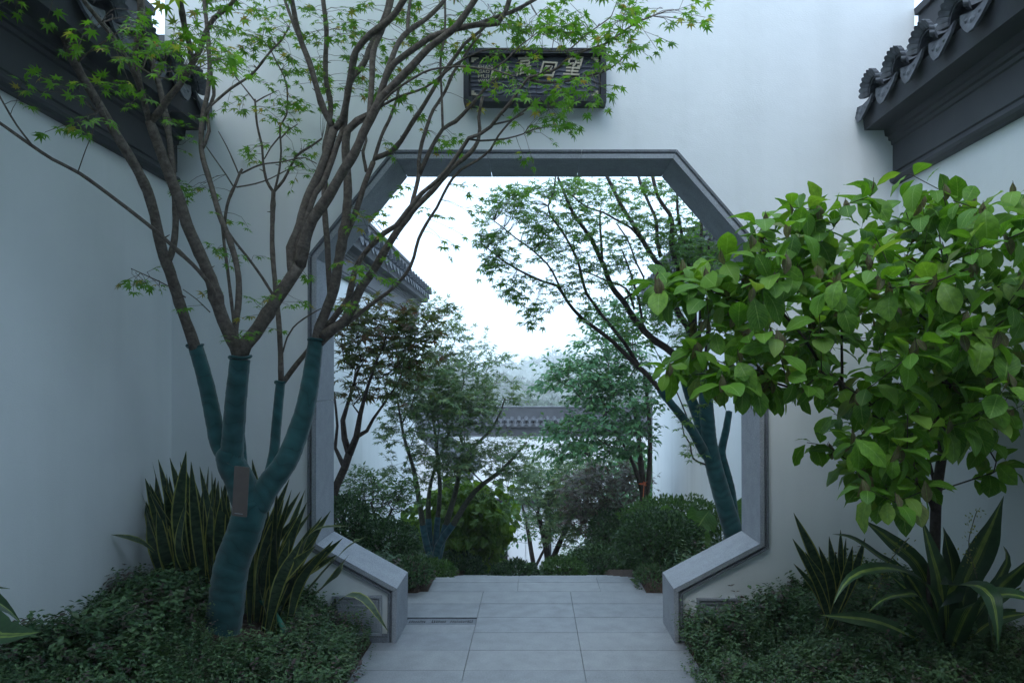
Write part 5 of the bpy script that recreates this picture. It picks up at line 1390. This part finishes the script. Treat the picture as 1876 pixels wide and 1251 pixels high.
# pale multi-stemmed maple in the middle left, lower stems bound in blue cloth
proc_tree('maple_tree', 'slender many-stemmed maple with small pale leaves left of centre, lower stems bound in blue', 'maple tree',
 [[(800, 1040, 7.6, 0.05), (803, 1000, 7.6, 0.04), (830, 960, 7.55, 0.034), (870, 900, 7.5, 0.028), (920, 860, 7.4, 0.02), (965, 810, 7.3, 0.012)],
  [(800, 1040, 7.6, 0.04), (812, 980, 7.65, 0.036), (835, 900, 7.7, 0.028), (850, 840, 7.75, 0.022), (905, 780, 7.8, 0.014), (925, 730, 7.8, 0.009)],
  [(800, 1040, 7.6, 0.04), (800, 970, 7.7, 0.03), (806, 900, 7.75, 0.024), (800, 820, 7.8, 0.018), (790, 740, 7.85, 0.012)],
  [(792, 1035, 7.6, 0.04), (778, 980, 7.55, 0.034), (765, 900, 7.5, 0.028), (758, 860, 7.5, 0.022), (740, 800, 7.45, 0.016), (728, 730, 7.4, 0.01)],
  [(792, 1035, 7.6, 0.035), (785, 950, 7.7, 0.03), (790, 880, 7.8, 0.02), (820, 800, 7.9, 0.014), (850, 700, 7.9, 0.009)]],
 [(800, 690, 7.6, 75, 50, 0.7, 110), (840, 740, 7.6, 70, 50, 0.8, 130), (780, 780, 7.6, 60, 60, 0.6, 70), (905, 715, 7.4, 45, 28, 0.6, 22), (840, 830, 7.5, 75, 40, 0.7, 80), (930, 850, 7.5, 45, 35, 0.5, 24), (820, 620, 7.7, 50, 35, 0.4, 22), (790, 575, 7.7, 30, 22, 0.3, 10), (940, 820, 7.3, 40, 30, 0.5, 12), (745, 720, 7.4, 35, 50, 0.4, 26), (880, 660, 7.7, 60, 25, 0.5, 20), (720, 790, 7.3, 18, 22, 0.2, 6), (720, 860, 7.3, 20, 15, 0.2, 5), (800, 860, 7.7, 60, 40, 0.6, 26), (920, 880, 7.4, 45, 30, 0.5, 12)],
 L_FINE, STAR, 0.060, M_BARK_O, M_WRAP_B, 4, (0.12, 0.24), 2, 0.0024, droop=0.35, flat=0.55, wrap_z=0.62)

# leafy tree on the right
proc_tree('leafy_tree', 'dense blue-green leafy tree right of centre with drooping narrow leaves, before the right wall end', 'tree',
 [[(1180, 960, 9.5, 0.055), (1178, 900, 9.5, 0.048), (1174, 850, 9.5, 0.040), (1168, 780, 9.5, 0.03), (1150, 700, 9.5, 0.02)],
  [(1177, 900, 9.5, 0.036), (1160, 850, 9.4, 0.028), (1140, 810, 9.3, 0.02), (1110, 770, 9.2, 0.02)],
  [(1178, 950, 9.5, 0.04), (1189, 870, 9.5, 0.035), (1190, 780, 9.6, 0.03), (1180, 680, 9.6, 0.02)]],
 [(1130, 640, 9.4, 65, 50, 0.8, 90), (1170, 580, 9.6, 45, 40, 0.6, 40), (1095, 700, 9.2, 60, 45, 0.8, 90), (1150, 730, 9.4, 60, 50, 0.8, 90), (1030, 695, 9.0, 42, 26, 0.5, 40), (1080, 800, 9.0, 80, 40, 0.8, 110), (1150, 810, 9.4, 50, 35, 0.6, 50), (1020, 815, 8.9, 40, 18, 0.4, 14), (1110, 590, 9.5, 30, 30, 0.4, 16)],
 L_EVER, LANCE_W, 0.088, M_BARK_D, M_WRAP, 4, (0.16, 0.30), 2, 0.0030, droop=0.4, flat=0.55, wrap_z=0.85)

proc_tree('maple_tree', 'feathery green maple low in the middle behind the landing edge, right of the dark doorway', 'maple tree',
 [[(1010, 1075, 11.5, 0.06), (1000, 1000, 11.5, 0.05), (985, 940, 11.5, 0.03)], [(1005, 1040, 11.5, 0.05), (1040, 960, 11.4, 0.04), (1060, 900, 11.3, 0.03)]],
 [(1010, 890, 11.4, 65, 38, 1.0, 90), (1060, 900, 11.3, 55, 50, 0.9, 100), (980, 930, 11.6, 35, 40, 0.5, 24), (1040, 960, 11.3, 60, 45, 0.8, 90), (1060, 860, 11.5, 50, 26, 0.7, 40), (965, 875, 11.5, 35, 22, 0.6, 14)],
 L_FINE, STAR, 0.085, M_BARK_D, None, 4, (0.18, 0.34), 2, 0.003, droop=0.45)
proc_tree('maple_tree', 'purple-brown fine-leaved maple right of the path, below the leafy tree', 'maple tree',
 [[(1115, 1060, 10.2, 0.06), (1110, 980, 10.2, 0.05), (1100, 930, 10.2, 0.03)], [(1112, 1000, 10.2, 0.04), (1140, 930, 10.2, 0.03)]],
 [(1105, 890, 10.1, 65, 32, 0.8, 100), (1130, 940, 10.1, 45, 40, 0.7, 70), (1075, 940, 10.1, 35, 30, 0.5, 36), (1150, 880, 10.2, 30, 30, 0.5, 26)],
 L_RED, STAR, 0.065, M_BARK_D, None, 4, (0.15, 0.30), 2, 0.003, droop=0.3)
proc_tree('small_tree', 'small thin-stemmed dark-leaved tree before the far doorway', 'tree',
 [[(985, 1070, 13.0, 0.05), (975, 1020, 13.0, 0.045), (965, 960, 13.0, 0.03), (955, 920, 13.0, 0.02)], [(980, 1040, 13.0, 0.03), (1010, 980, 13.0, 0.02)]],
 [(960, 925, 13.0, 45, 30, 0.8, 40), (1000, 960, 13.0, 30, 25, 0.6, 24), (950, 970, 13.0, 25, 25, 0.5, 16), (1015, 915, 13.0, 25, 20, 0.5, 14)],
 L_EVER, LANCE_W, 0.11, M_BARK_D, None, 3, (0.16, 0.28), 1, 0.003, droop=0.4)
# lime broad-leaved shrub behind the pale maple
tr_ = proc_tree('lime_shrub', 'yellow-green broad-leaved shrub under the slender pale maple', 'shrub',
 [[(860, 1070, 8.9, 0.04), (862, 1000, 8.9, 0.03), (865, 950, 8.9, 0.02)]],
 [(865, 920, 8.8, 60, 40, 0.5, 80), (850, 970, 8.7, 60, 40, 0.5, 70), (890, 960, 8.8, 40, 45, 0.4, 50), (800, 950, 8.8, 40, 40, 0.5, 40), (850, 1020, 8.8, 60, 30, 0.4, 40)],
 L_LIME, [T_ovate(3, 0.42, 0.6, 0.1, 0.3)], 0.155, M_BARK_O, None, 2, (0.12, 0.22), 1, 0.003, droop=0.8, flat=0.5)
# light airy shrub against the left wall
proc_tree('airy_shrub', 'airy light green shrub against the white wall above the dark clipped bush', 'shrub',
 [[(690, 1000, 6.2, 0.02), (690, 960, 6.2, 0.014), (680, 920, 6.2, 0.010)], [(692, 985, 6.2, 0.014), (715, 940, 6.2, 0.010)], [(688, 985, 6.2, 0.012), (660, 930, 6.2, 0.008)]],
 [(660, 890, 6.2, 30, 30, 0.3, 34), (700, 910, 6.2, 45, 30, 0.35, 60), (740, 910, 6.3, 35, 32, 0.3, 40), (690, 950, 6.2, 50, 25, 0.3, 40)],
 L_BOXL, LANCE_W, 0.048, M_BARK_D, None, 3, (0.06, 0.12), 2, 0.0016, droop=0.2, step=0.12)

# ------------------------------------------------------------------ clipped bushes
def bush(name, label, px, py, Y, rx, ry, rY, n, size, mat, tpl=LANCE_W, group=None, lump=0.16, cat='bush', leafy=0.5):
    """rounded bush: twigs and leaves through an uneven shell"""
    c = P(px, py, Y); sx, sz = rx / F_PX * Y, ry / F_PX * Y
    root = empty(name, (c[0], c[1], max(soil(c[0], c[1]), c[2] - sz) - 0.02), label, cat, group)
    v = rnd_unit(n); 
    k = np.array([1 + lump * noise.noise(Vector(q) * 2.3 + Vector((px, py, 0)) * 0.1) + 0.5 * lump * noise.noise(Vector(q) * 6.0) for q in v])
    rad = k * (1 - 0.42 * RNG.random(n) ** 1.7)
    pos = c + v * rad[:, None] * [sx, rY, sz]
    d = unit(v * [1, 1, 1.2] + RNG.normal(0, 0.65, (n, 3)) + [0, 0, 0.25]); nn = unit(v + RNG.normal(0, 0.6, (n, 3)))
    keep = pos[:, 2] > gz(pos[:, 0], pos[:, 1]) - 0.02
    m = inst(tpl[0], pos[keep], frames(d[keep], nn[keep]), size * (1 + RNG.normal(0, 0.25, keep.sum())).clip(0.5, 1.6))
    tag(m.build('foliage', mat, root), kind='stuff')
    tw = MB()
    for i in range(26):
        q = rnd_unit(); q[2] = abs(q[2]) * 0.8 + 0.1
        e = c + q * [sx, rY, sz] * 0.85; b_ = np.array([c[0] + q[0] * 0.1 * sx, c[1], root.location[2] - 0.02])
        tw.tube([b_, (b_ + e) / 2 + RNG.normal(0, 0.02, 3) , e], [0.008, 0.006, 0.002], 4, cap=False)
    tw.build('stems', M_BARK_D, root)
    return root
bush('clipped_bush', 'dark clipped box bush right behind the left jamb of the gateway', 632, 960, 5.25, 42, 55, 0.30, 5200, 0.026, L_BOX)
bush('clipped_bush', 'rounded dark box bush behind the sloping granite sill on the left', 705, 995, 5.45, 62, 42, 0.30, 6500, 0.026, L_BOX)
bush('clipped_bush', 'round dark box bush behind the right jamb beside the paving', 1205, 990, 5.6, 80, 55, 0.36, 11000, 0.026, L_BOX)
bush('clipped_bush', 'lighter green bush half hidden behind the round box bush on the right', 1235, 955, 6.3, 95, 45, 0.4, 6000, 0.034, L_BOXL)
bush('low_shrub', 'low feathery green shrub at the left edge of the landing', 745, 1048, 5.1, 48, 26, 0.22, 3600, 0.026, L_COVER)
bush('low_shrub', 'small yellow-green shrub left of the landing edge', 790, 1046, 5.7, 45, 18, 0.2, 2600, 0.026, L_BOXL)
bush('low_shrub', 'purplish low shrub trailing over the right edge of the landing', 1192, 1065, 5.15, 30, 30, 0.22, 2400, 0.024, L_COVER)
bush('clipped_bush', 'small dark green mound in the middle beyond the landing edge', 942, 1055, 7.2, 45, 26, 0.25, 3600, 0.036, L_BOX)
bush('clipped_bush', 'light green mound right of the middle beyond the landing edge', 1030, 1045, 7.4, 40, 24, 0.25, 2600, 0.036, L_BOXL)
bush('clipped_bush', 'deep green bush beyond the landing at the foot of the purple maple', 1095, 1035, 8.0, 55, 32, 0.4, 4500, 0.04, L_BOX)
bush('clipped_bush', 'shadowy green bush filling the slope below the lime shrub', 830, 1045, 8.0, 60, 30, 0.4, 5000, 0.04, L_BOX)
bush('clipped_bush', 'dark bush on the slope left of the far doorway', 880, 1010, 11.0, 45, 60, 0.5, 4500, 0.055, L_BOX)
bush('clipped_bush', 'mid-green bush on the slope right of the feathery maple', 1120, 990, 9.4, 45, 55, 0.5, 5000, 0.05, L_BOX)
bush('tall_hedge', 'tall green hedge beyond the end of the right garden wall', 1165, 930, 13.5, 60, 110, 0.8, 8000, 0.085, L_EVER, LANCE_W, lump=0.35)

# orange flower beside the leafy tree trunk
c = P(1180, 886, 9.1); m = MB(); k = 14
inst(LANCE_W[0], np.repeat([c], k, 0) + RNG.normal(0, 0.015, (k, 3)), frames(rnd_unit(k), rnd_unit(k)), np.full(k, 0.05), None, m)
m.tube([c, c - [0.02, 0, 0.3], [c[0] - 0.03, c[1], soil(c[0], c[1])]], 0.006, 4)
o = m.build('orange_flower', L_ORANGE); tag(o, 'small orange flower beside the trunk of the leafy tree', 'flower')

# elephant-ear plant behind the right jamb
ep = empty('elephant_ear_plant', P(1330, 1020, 5.75), 'elephant-ear plant with big ruffled leaves behind the right granite jamb', 'plant')
cb = P(1322, 1030, 5.75)
for px, py, Y, s_, dx, dz in ((1300, 935, 5.75, 0.26, -0.6, -0.2), (1318, 925, 5.6, 0.30, 0.35, 0.1), (1240, 935, 5.9, 0.24, -0.8, -0.1), (1288, 965, 5.6, 0.22, -0.5, -0.5), (1332, 960, 5.6, 0.22, 0.4, -0.6), (1350, 930, 5.8, 0.26, 0.6, 0.0)):
    p = P(px, py, Y)
    M_ = MB(); t_ = T_ovate(int(px), 0.52, 0.7, 0.12, 0.5, 0.0)
    inst(t_, [p], frames(np.array([[dx, -0.5, dz - 0.3]]), np.array([[0.1, -0.6, 0.8]])), [s_], None, M_)
    M_.build('leaf', L_ELEPH, ep, True)
    MB().tube([cb - [0, 0, 0.1], (cb + p) / 2 + [0, 0, 0.05], p], [0.010, 0.008, 0.006], 6).build('stalk', L_ELEPH, ep, True)

# ------------------------------------------------------------------ snake plants along the foot of the left gate wall
def blade(name, pts, wid, mat, parent, twist=0.0, fold=0.18, nrm=(0, -1, 0.2), shape='snake', nx=4):
    """long leaf through the points; wid = greatest half width"""
    q = spline(np.array(pts, float), 0.035); n = len(q); t = np.linspace(0, 1, n)
    if shape == 'snake': w = wid * np.clip(0.45 + 1.3 * t, 0, 1) * np.where(t > 0.55, 1 - ((t - 0.55) / 0.45) ** 1.9, 1)
    elif shape == 'arch': w = wid * (0.35 + 0.65 * np.sin(np.pi * np.clip(t * 0.92 + 0.04, 0, 1)) ** 0.8) * np.where(t > 0.7, 1 - ((t - 0.7) / 0.3) ** 1.7, 1)
    w = np.maximum(w, 0.0008)
    tg_ = unit(np.gradient(q, axis=0)); nn = np.tile(np.array(nrm, float), (n, 1)) + np.outer(t, [twist, 0, 0])
    sd = unit(np.cross(tg_, nn)); nn = np.cross(sd, tg_)
    us = np.linspace(-1, 1, nx + 1); ph = RNG.random() * 6
    V = q[:, None, :] + sd[:, None, :] * (us[None, :, None] * w[:, None, None]) + nn[:, None, :] * ((np.abs(us)[None, :] * fold + 0.10 * np.sin(t * 13 + ph)[:, None] * us[None, :])[..., None] * w[:, None, None])
    uv = np.stack([np.tile(us * 0.5 + 0.5, (n, 1)), np.repeat(t[:, None], nx + 1, 1)], -1)
    i = (np.arange(n - 1)[:, None] * (nx + 1) + np.arange(nx)[None, :])
    F = np.stack([i, i + 1, i + nx + 2, i + nx + 1], -1).reshape(-1, 4)
    return MB().add(V.reshape(-1, 3), F, uv.reshape(-1, 2), RNG.random()).build(name, mat, parent, True)

def snake_clump(label, tips, base_fn, extra, cat='snake plant'):
    c = base_fn(*tips[len(tips) // 2]); root = empty('snake_plant', c, label, cat)
    for (px, py) in tips:
        b = base_fn(px, py); Yt = b[1] + RNG.uniform(-0.22, 0.10); Yt = min(Yt, 3.93)
        t = P(px, py, Yt); mid = b * 0.45 + t * 0.55 + np.array([RNG.normal(0, 0.022) - 0.22 * (t[0] - b[0]), RNG.normal(0, 0.03), 0.02])
        blade('leaf', [b, b * 0.75 + mid * 0.25 + [0, 0, 0.02], mid, t], RNG.uniform(0.024, 0.037), L_SNAKE, root, RNG.normal(0, 0.8), nrm=(RNG.normal(0, 0.7), -1, 0.15))
    return root
tipsL = [(242, 874), (266, 876), (279, 845), (290, 841), (311, 838), (305, 868), (341, 826), (338, 852), (366, 854), (382, 854), (395, 874), (326, 880), (354, 872), (258, 900), (272, 895), (300, 890), (318, 905), (345, 900), (372, 895), (390, 905), (405, 890), (415, 875), (362, 915), (333, 930), (288, 925), (400, 935), (410, 920), (378, 935), (350, 945), (305, 940), (268, 935), (322, 860), (298, 862), (285, 870), (310, 872), (350, 845), (375, 870), (388, 862), (330, 845), (274, 885), (262, 910), (340, 920), (360, 935), (320, 925), (294, 915), (400, 880), (418, 900), (425, 925)]
def baseL(px, py):
    x = 300 + (px - 240) * 0.72 + RNG.normal(0, 9); Y = RNG.uniform(3.50, 3.80); p = P(x, 1075, Y); p[2] = soil(p[0], Y) + 0.0; return p
snake_clump('upright snake plants with yellow-edged leaves left of the big maple trunk', tipsL, baseL, None)
tipsR = [(462, 841), (476, 880), (492, 905), (508, 890), (530, 877), (534, 897), (520, 915), (550, 900), (559, 897), (562, 920), (572, 935), (548, 940), (590, 945), (606, 935), (585, 975), (610, 990), (628, 985), (617, 1016), (600, 1020), (570, 965), (540, 960), (520, 950), (500, 940), (555, 985), (578, 1000), (530, 985), (505, 975), (560, 1010)]
def baseR(px, py):
    x = 462 + (px - 462) * 0.30 + RNG.normal(0, 10); Y = RNG.uniform(3.45, 3.78); p = P(x, 1080, Y); p[2] = soil(p[0], Y); return p
sr = snake_clump('leaning snake plants right of the big maple trunk beside the granite jamb', tipsR, baseR, None)
# single stray leaves
b = baseL(300, 900)
for pts, w_, nm in (([P(282, 1010, 3.5), P(262, 994, 3.47), P(235, 984, 3.44), P(203, 979, 3.42)], 0.018, None),
                ([P(540, 1075, 3.6), P(555, 1000, 3.45), P(585, 968, 3.35), P(640, 963, 3.3), P(600, 962, 3.3)][:4], 0.020, None),
                ([P(560, 1085, 3.5), P(600, 1040, 3.3), P(640, 1000, 3.2), P(672, 982, 3.15)], 0.024, None),
                ([P(575, 1090, 3.5), P(610, 1060, 3.3), P(625, 1035, 3.2), P(640, 1015, 3.15)], 0.026, None),
                ([P(610, 1110, 3.6), P(640, 1089, 3.45), P(668, 1098, 3.4), P(690, 1125, 3.38), P(711, 1156, 3.37)], 0.024, None)):
    blade('leaf', pts, w_, L_SNAKE, sr, 0.2, nrm=(0.1, -0.5, 1))

# ------------------------------------------------------------------ striped dracaenas and spiky plants on the right
dr = empty('striped_dracaena', (*P(1735, 1110, 2.9)[:2], 0.3), 'large striped dracaena with broad arching leaves under the broad-leaved tree', 'dracaena')
B0 = P(1735, 1110, 2.9); B0[2] = 0.33
def bl(pts, w_, nr=(0, -1, 0.3), par=dr, sh='arch', mat=L_STRIPE): blade('leaf', [par.location * 0 + Vector(p) if False else p for p in pts], w_, mat, par, RNG.normal(0, 0.2), fold=0.22, nrm=nr, shape=sh, nx=6)
bl([B0, P(1711, 1094, 2.8), P(1680, 1060, 2.7), P(1634, 1042, 2.6), P(1576, 1048, 2.5), P(1545, 1072, 2.45), P(1527, 1106, 2.42)], 0.042, (0, -0.4, 1))
bl([B0, P(1735, 1090, 2.75), P(1769, 1072, 2.6), P(1800, 1078, 2.5), P(1816, 1094, 2.45), P(1826, 1140, 2.42), P(1829, 1190, 2.42)], 0.055, (0, -1, 0.8))
bl([B0, P(1722, 1080, 2.85), P(1707, 1017, 2.8), P(1688, 947, 2.8)], 0.052)
bl([B0 + [0.04, 0, 0], P(1765, 1080, 2.95), P(1792, 1017, 2.95), P(1818, 960, 2.9), P(1839, 908, 2.85)], 0.062, (0.2, -1, 0.2))
bl([B0 + [0.2, 0, 0], P(1820, 1100, 2.7), P(1860, 1050, 2.6), P(1905, 1010, 2.5)], 0.05, (0.1, -1, 0.6))
bl([B0, P(1690, 1050, 3.0), P(1630, 990, 3.0), P(1580, 950, 3.0)], 0.045, (0.2, -1, 0.5))
bl([B0, P(1660, 1060, 3.05), P(1607, 1017, 3.05), P(1560, 985, 3.0), P(1525, 978, 2.95)], 0.030, (0, -0.6, 1))
bl([B0, P(1745, 1060, 3.0), P(1735, 1000, 3.05), P(1728, 965, 3.0)], 0.045)
bl([B0, P(1690, 1100, 2.7), P(1650, 1090, 2.6), P(1615, 1100, 2.5), P(1592, 1120, 2.45)], 0.026, (0, -0.4, 1))
bl([B0, P(1780, 1110, 2.6), P(1830, 1090, 2.5), P(1880, 1095, 2.4), P(1930, 1130, 2.35)], 0.045, (0, -0.5, 1))
bl([B0, P(1830, 1060, 2.9), P(1845, 1020, 2.9), P(1838, 1000, 2.85)], 0.03, (0, -1, 0.2))
for k in range(14):
    a = RNG.uniform(-1.3, 1.1); L = RNG.uniform(0.25, 0.48); Y = 2.9 + RNG.uniform(-0.15, 0.25)
    t = B0 + np.array([a * 0.42, Y - 2.9, L * (1 - 0.4 * abs(a))]); m_ = B0 * 0.5 + t * 0.5 + [0, 0, 0.06]
    bl([B0 + RNG.normal(0, 0.02, 3), m_, t], RNG.uniform(0.025, 0.042), (a * 0.3, -1, 0.3))
sp_ = empty('spiky_plant', (*P(1521, 1090, 3.3)[:2], 0.3), 'dark pointed snake plant left of the striped dracaena', 'snake plant')
for tx, ty, w_ in ((1454, 939, 0.026), (1452, 986, 0.024), (1454, 1032, 0.02), (1519, 982, 0.022), (1540, 970, 0.024), (1550, 985, 0.02), (1500, 1000, 0.024), (1475, 1010, 0.02), (1562, 1000, 0.024), (1585, 985, 0.024), (1530, 1010, 0.02)):
    b = P(1521 + RNG.normal(0, 10), 1090, 3.3); b[2] = 0.32; t = P(tx, ty, 3.25 + RNG.normal(0, .08)); m_ = (b + t) / 2 + [0.02, 0, 0.02]
    blade('leaf', [b, m_, t], w_, L_SNAKE, sp_, RNG.normal(0, .4), nrm=(RNG.normal(0, .3), -1, 0.2))
dl = empty('striped_dracaena', (-1.92, 2.2, 0.3), 'striped dracaena at the lower left corner of the view, cut by the edge', 'dracaena')
Bl = np.array([-1.90, 2.2, 0.33])
for pts, w_, nr in (([Bl, P(-60, 1160, 2.15), P(0, 1164, 2.1), P(40, 1162, 2.08), P(75, 1157, 2.06)], 0.065, (0, -0.7, 1)), ([Bl, P(-80, 1080, 2.2), P(-20, 1095, 2.2), P(20, 1120, 2.2), P(38, 1140, 2.2)], 0.055, (0, -0.8, 0.8)),
    ([Bl, P(-60, 1070, 2.3), P(-20, 1074, 2.3), P(18, 1078, 2.3)], 0.02, (0, -0.6, 1)), ([Bl, P(-120, 1000, 2.2), P(-110, 900, 2.2)], 0.05, (0, -1, 0.3)), ([Bl, P(-160, 1060, 2.0), P(-150, 1000, 1.9)], 0.05, (0, -1, 0.3))):
    blade('leaf', pts, w_, L_STRIPE, dl, 0.1, fold=0.22, nrm=nr, shape='arch', nx=6)
# sprigs of pale yellow florets
for i, (lab, pts) in enumerate((('pale yellow flower sprig beside the tall striped leaf on the right', [(1790, 1060), (1775, 1000), (1782, 960), (1790, 935)]), ('pale yellow flower sprig low among the dracaena leaves', [(1600, 1100), (1622, 1040), (1640, 1015), (1665, 985)]))):
    r_ = empty('flower_sprig', P(*pts[0], 2.75), lab, 'flowers'); q = spline(np.array([P(*p, 2.72) for p in pts]), 0.012)
    MB().tube(q, 0.002, 4).build('stem', M_BARK_O, r_)
    n = 70; j = RNG.integers(3, len(q), n); pos = q[j] + RNG.normal(0, 0.016, (n, 3))
    tag(inst(LANCE_W[0], pos, frames(rnd_unit(n), rnd_unit(n)), np.full(n, 0.013)).build('florets', L_FLOWER, r_), kind='stuff')

# ------------------------------------------------------------------ ground cover
def sprig(seed):
    """one stem with pairs of small leaves"""
    r = np.random.default_rng(seed); V, F = [], []; n = 0
    t = T_quad(0.30); h = 1.0
    bend = r.normal(0, 0.18, 2)
    for k in range(8):
        z = h * (0.3 + 0.7 * k / 7); c = np.array([bend[0] * z * z, bend[1] * z * z, z]); a0 = r.random() * 3.14 + k * 1.57
        for sgn in (0, np.pi):
            a = a0 + sgn + r.normal(0, 0.3); d = np.array([[math.cos(a), math.sin(a), r.uniform(-0.1, 0.7)]])
            Rm = frames(d, np.array([[0, 0, 1.0]]) + r.normal(0, 0.25, (1, 3))); s_ = r.uniform(0.11, 0.20) * (1.1 - 0.3 * k / 7)
            V.append(np.einsum('ij,kj->ki', Rm[0], t[0]) * s_ + c); F.append(t[1] + n); n += len(t[0])
    V.append(np.array([(0, 0, 0), (0.02, 0, 0), (bend[0], bend[1], 1)])); F.append(np.array([(n, n + 1, n + 2)]))
    V = np.vstack(V); return V, np.vstack(F), np.zeros((len(V), 2))
SPR = [sprig(s) for s in range(8)]
def cover(name, region, n, label, density=None, hmin=0.09, hmax=0.19, clear=()):
    x0, x1, y0, y1 = region
    x = RNG.uniform(x0, x1, n); y = RNG.uniform(y0, y1, n)
    keep = np.ones(n, bool)
    if density is not None: keep &= RNG.random(n) < density(x, y)
    for cx_, cy_, r_ in clear: keep &= (x - cx_) ** 2 + (y - cy_) ** 2 > r_ * r_ * RNG.uniform(0.6, 1.2, n)
    x, y = x[keep], y[keep]; m = len(x)
    pos = np.column_stack([x, y, gz(x, y) - 0.005])
    lum = np.array([noise.noise(Vector((a * 3.1, b * 3.1, 5.0))) for a, b in zip(x, y)]) 
    h = (hmin + (hmax - hmin) * RNG.random(m) ** 1.4) * (1 + 0.9 * lum)
    tilt = RNG.normal(0, 0.22, (m, 2)); up = unit(np.column_stack([tilt, np.ones(m)])); sd = unit(np.cross(up, rnd_unit(m)))
    R = np.stack([sd, np.cross(up, sd), up], -1)
    vv = np.mod(0.35 + 0.25 * lum + RNG.normal(0, 0.22, m), 1.0)
    mb = MB()
    for k, t in enumerate(SPR):
        q = np.arange(k, m, len(SPR)); inst(t, pos[q], R[q], h[q], vv[q], mb)
    o = mb.build(name, L_COVER); tag(o, label, 'ground cover', kind='stuff'); return o
ring = (P(440, 1110, 3.35)[0], 3.40, 0.24)
cover('ground_cover', (-2.12, -0.90, 1.5, 3.98), 18500, 'small-leaved green ground cover filling the left bed round the big maple', lambda x, y: np.clip((-0.86 - x) / 0.12 + 0.12 * np.sin(y * 9) + 0.1, 0, 1) * np.where((y > 3.35) & (x > -1.15), 0.25, 1), clear=(ring,))
cover('ground_cover', (0.80, 2.12, 1.5, 3.98), 18500, 'small-leaved dark green ground cover filling the right bed under the broad-leaved tree', lambda x, y: np.clip((x - 0.80 - 0.05 * np.sin(y * 7)) / 0.12, 0, 1) * np.where((y > 3.8) & (x < 1.0), 0.5, 1))
cover('ground_cover', (-2.1, -1.02, 4.35, 12.0), 3500, 'low planting on the slope left of the steps', None, 0.12, 0.26)
cover('ground_cover', (1.02, 2.1, 4.35, 12.0), 3500, 'low planting on the slope right of the steps', None, 0.12, 0.26)
cover('ground_cover', (-5, 6, 12.2, 23.5), 3000, 'rough planting before the far white wall', lambda x, y: (np.abs(x) > 0.9) * 1.0, 0.3, 0.7)
# fallen leaves
for x_, y_, z_, lab in ((0.87, 3.70, 0.004, 'brown fallen leaf on the paving at the foot of the right jamb'), (-0.95, 3.50, 0.004, 'brown fallen leaf on the paving below the left carved panel'),
                        (1.62, 3.3, 0.42, 'brown fallen leaf lying on the right ground cover')):
    M_ = MB(); inst(LANCE_W[0], [(x_, y_, z_)], frames(np.array([[RNG.normal(), RNG.normal(), 0.05]]), np.array([[0, 0, 1.0]])), [0.045], None, M_)
    o = M_.build('fallen_leaf', L_DRY); tag(o, lab, 'fallen leaf', 'fallen brown leaves')

# ------------------------------------------------------------------ wooded hills and the mist
def hill(name, Y, ztop, amp, seed, thick, n, size):
    r = np.random.default_rng(seed); m = MB(); xs_ = np.linspace(-1.1 * Y, 1.1 * Y, 240)
    prof = lambda x: ztop + amp * (noise.noise(Vector((x / (Y * 0.35), seed, 0))) + 0.35 * noise.noise(Vector((x / (Y * 0.06), seed, 3))))
    rows = []
    for t in np.linspace(0, 1, 14):
        yy = Y + thick * t; zz = np.array([-16 + (prof(x) + 16) * math.sin(t * math.pi) ** 0.7 for x in xs_]) if 0 < t < 1 else np.full(len(xs_), -16.0)
        rows.append(np.column_stack([xs_, np.full(len(xs_), yy), zz]))
    V = np.vstack(rows); k = len(xs_); i = (np.arange(13)[:, None] * k + np.arange(k - 1)[None, :])
    m.add(V, np.stack([i, i + 1, i + k + 1, i + k], -1).reshape(-1, 4), None, 0.3)
    o = m.build(name, L_HILL, None, True); tag(o, kind='structure')
    # tree crowns on it
    x = r.uniform(-0.45 * Y, 0.45 * Y, n); t = r.uniform(0.12, 0.6, n)
    pos = np.column_stack([x, Y + thick * t, [-16 + (prof(a) + 16) * math.sin(b * math.pi) ** 0.7 for a, b in zip(x, t)]])
    k2 = 34; q = rnd_unit(n * k2) * [1, 1, 0.8]; base = np.repeat(pos, k2, 0); s_ = np.repeat(size * r.uniform(0.5, 1.2, n), k2)
    c = base + q * s_[:, None]
    o2 = inst(STAR[0], c, frames(rnd_unit(n * k2), q + RNG.normal(0, 0.4, (n * k2, 3))), s_ * 0.55, np.repeat(r.random(n), k2)).build('hill_woods', L_HILL)
    tag(o2, 'distant woods on the misty hillside', 'woods', kind='stuff')
hill('hills', 62, -1.9, 1.2, 3, 40, 420, 1.9)
hill('hills', 170, 0.5, 5, 8, 90, 350, 3.6)
hill('hills', 380, 14, 16, 12, 160, 250, 8.0)

hz = MB().box(-460, 460, -8, 640, -18, 36).build('haze', None)
tag(hz, kind='stuff')
m, nt, ns, ln = new_mat('haze_air')
vo = nd(ns, 'ShaderNodeVolumePrincipled'); vo.inputs['Density'].default_value = 0.0019; vo.inputs['Color'].default_value = (0.97, 0.985, 1.0, 1)
ln.new(vo.outputs[0], nd(ns, 'ShaderNodeOutputMaterial').inputs['Volume'])
hz.data.materials.append(m)
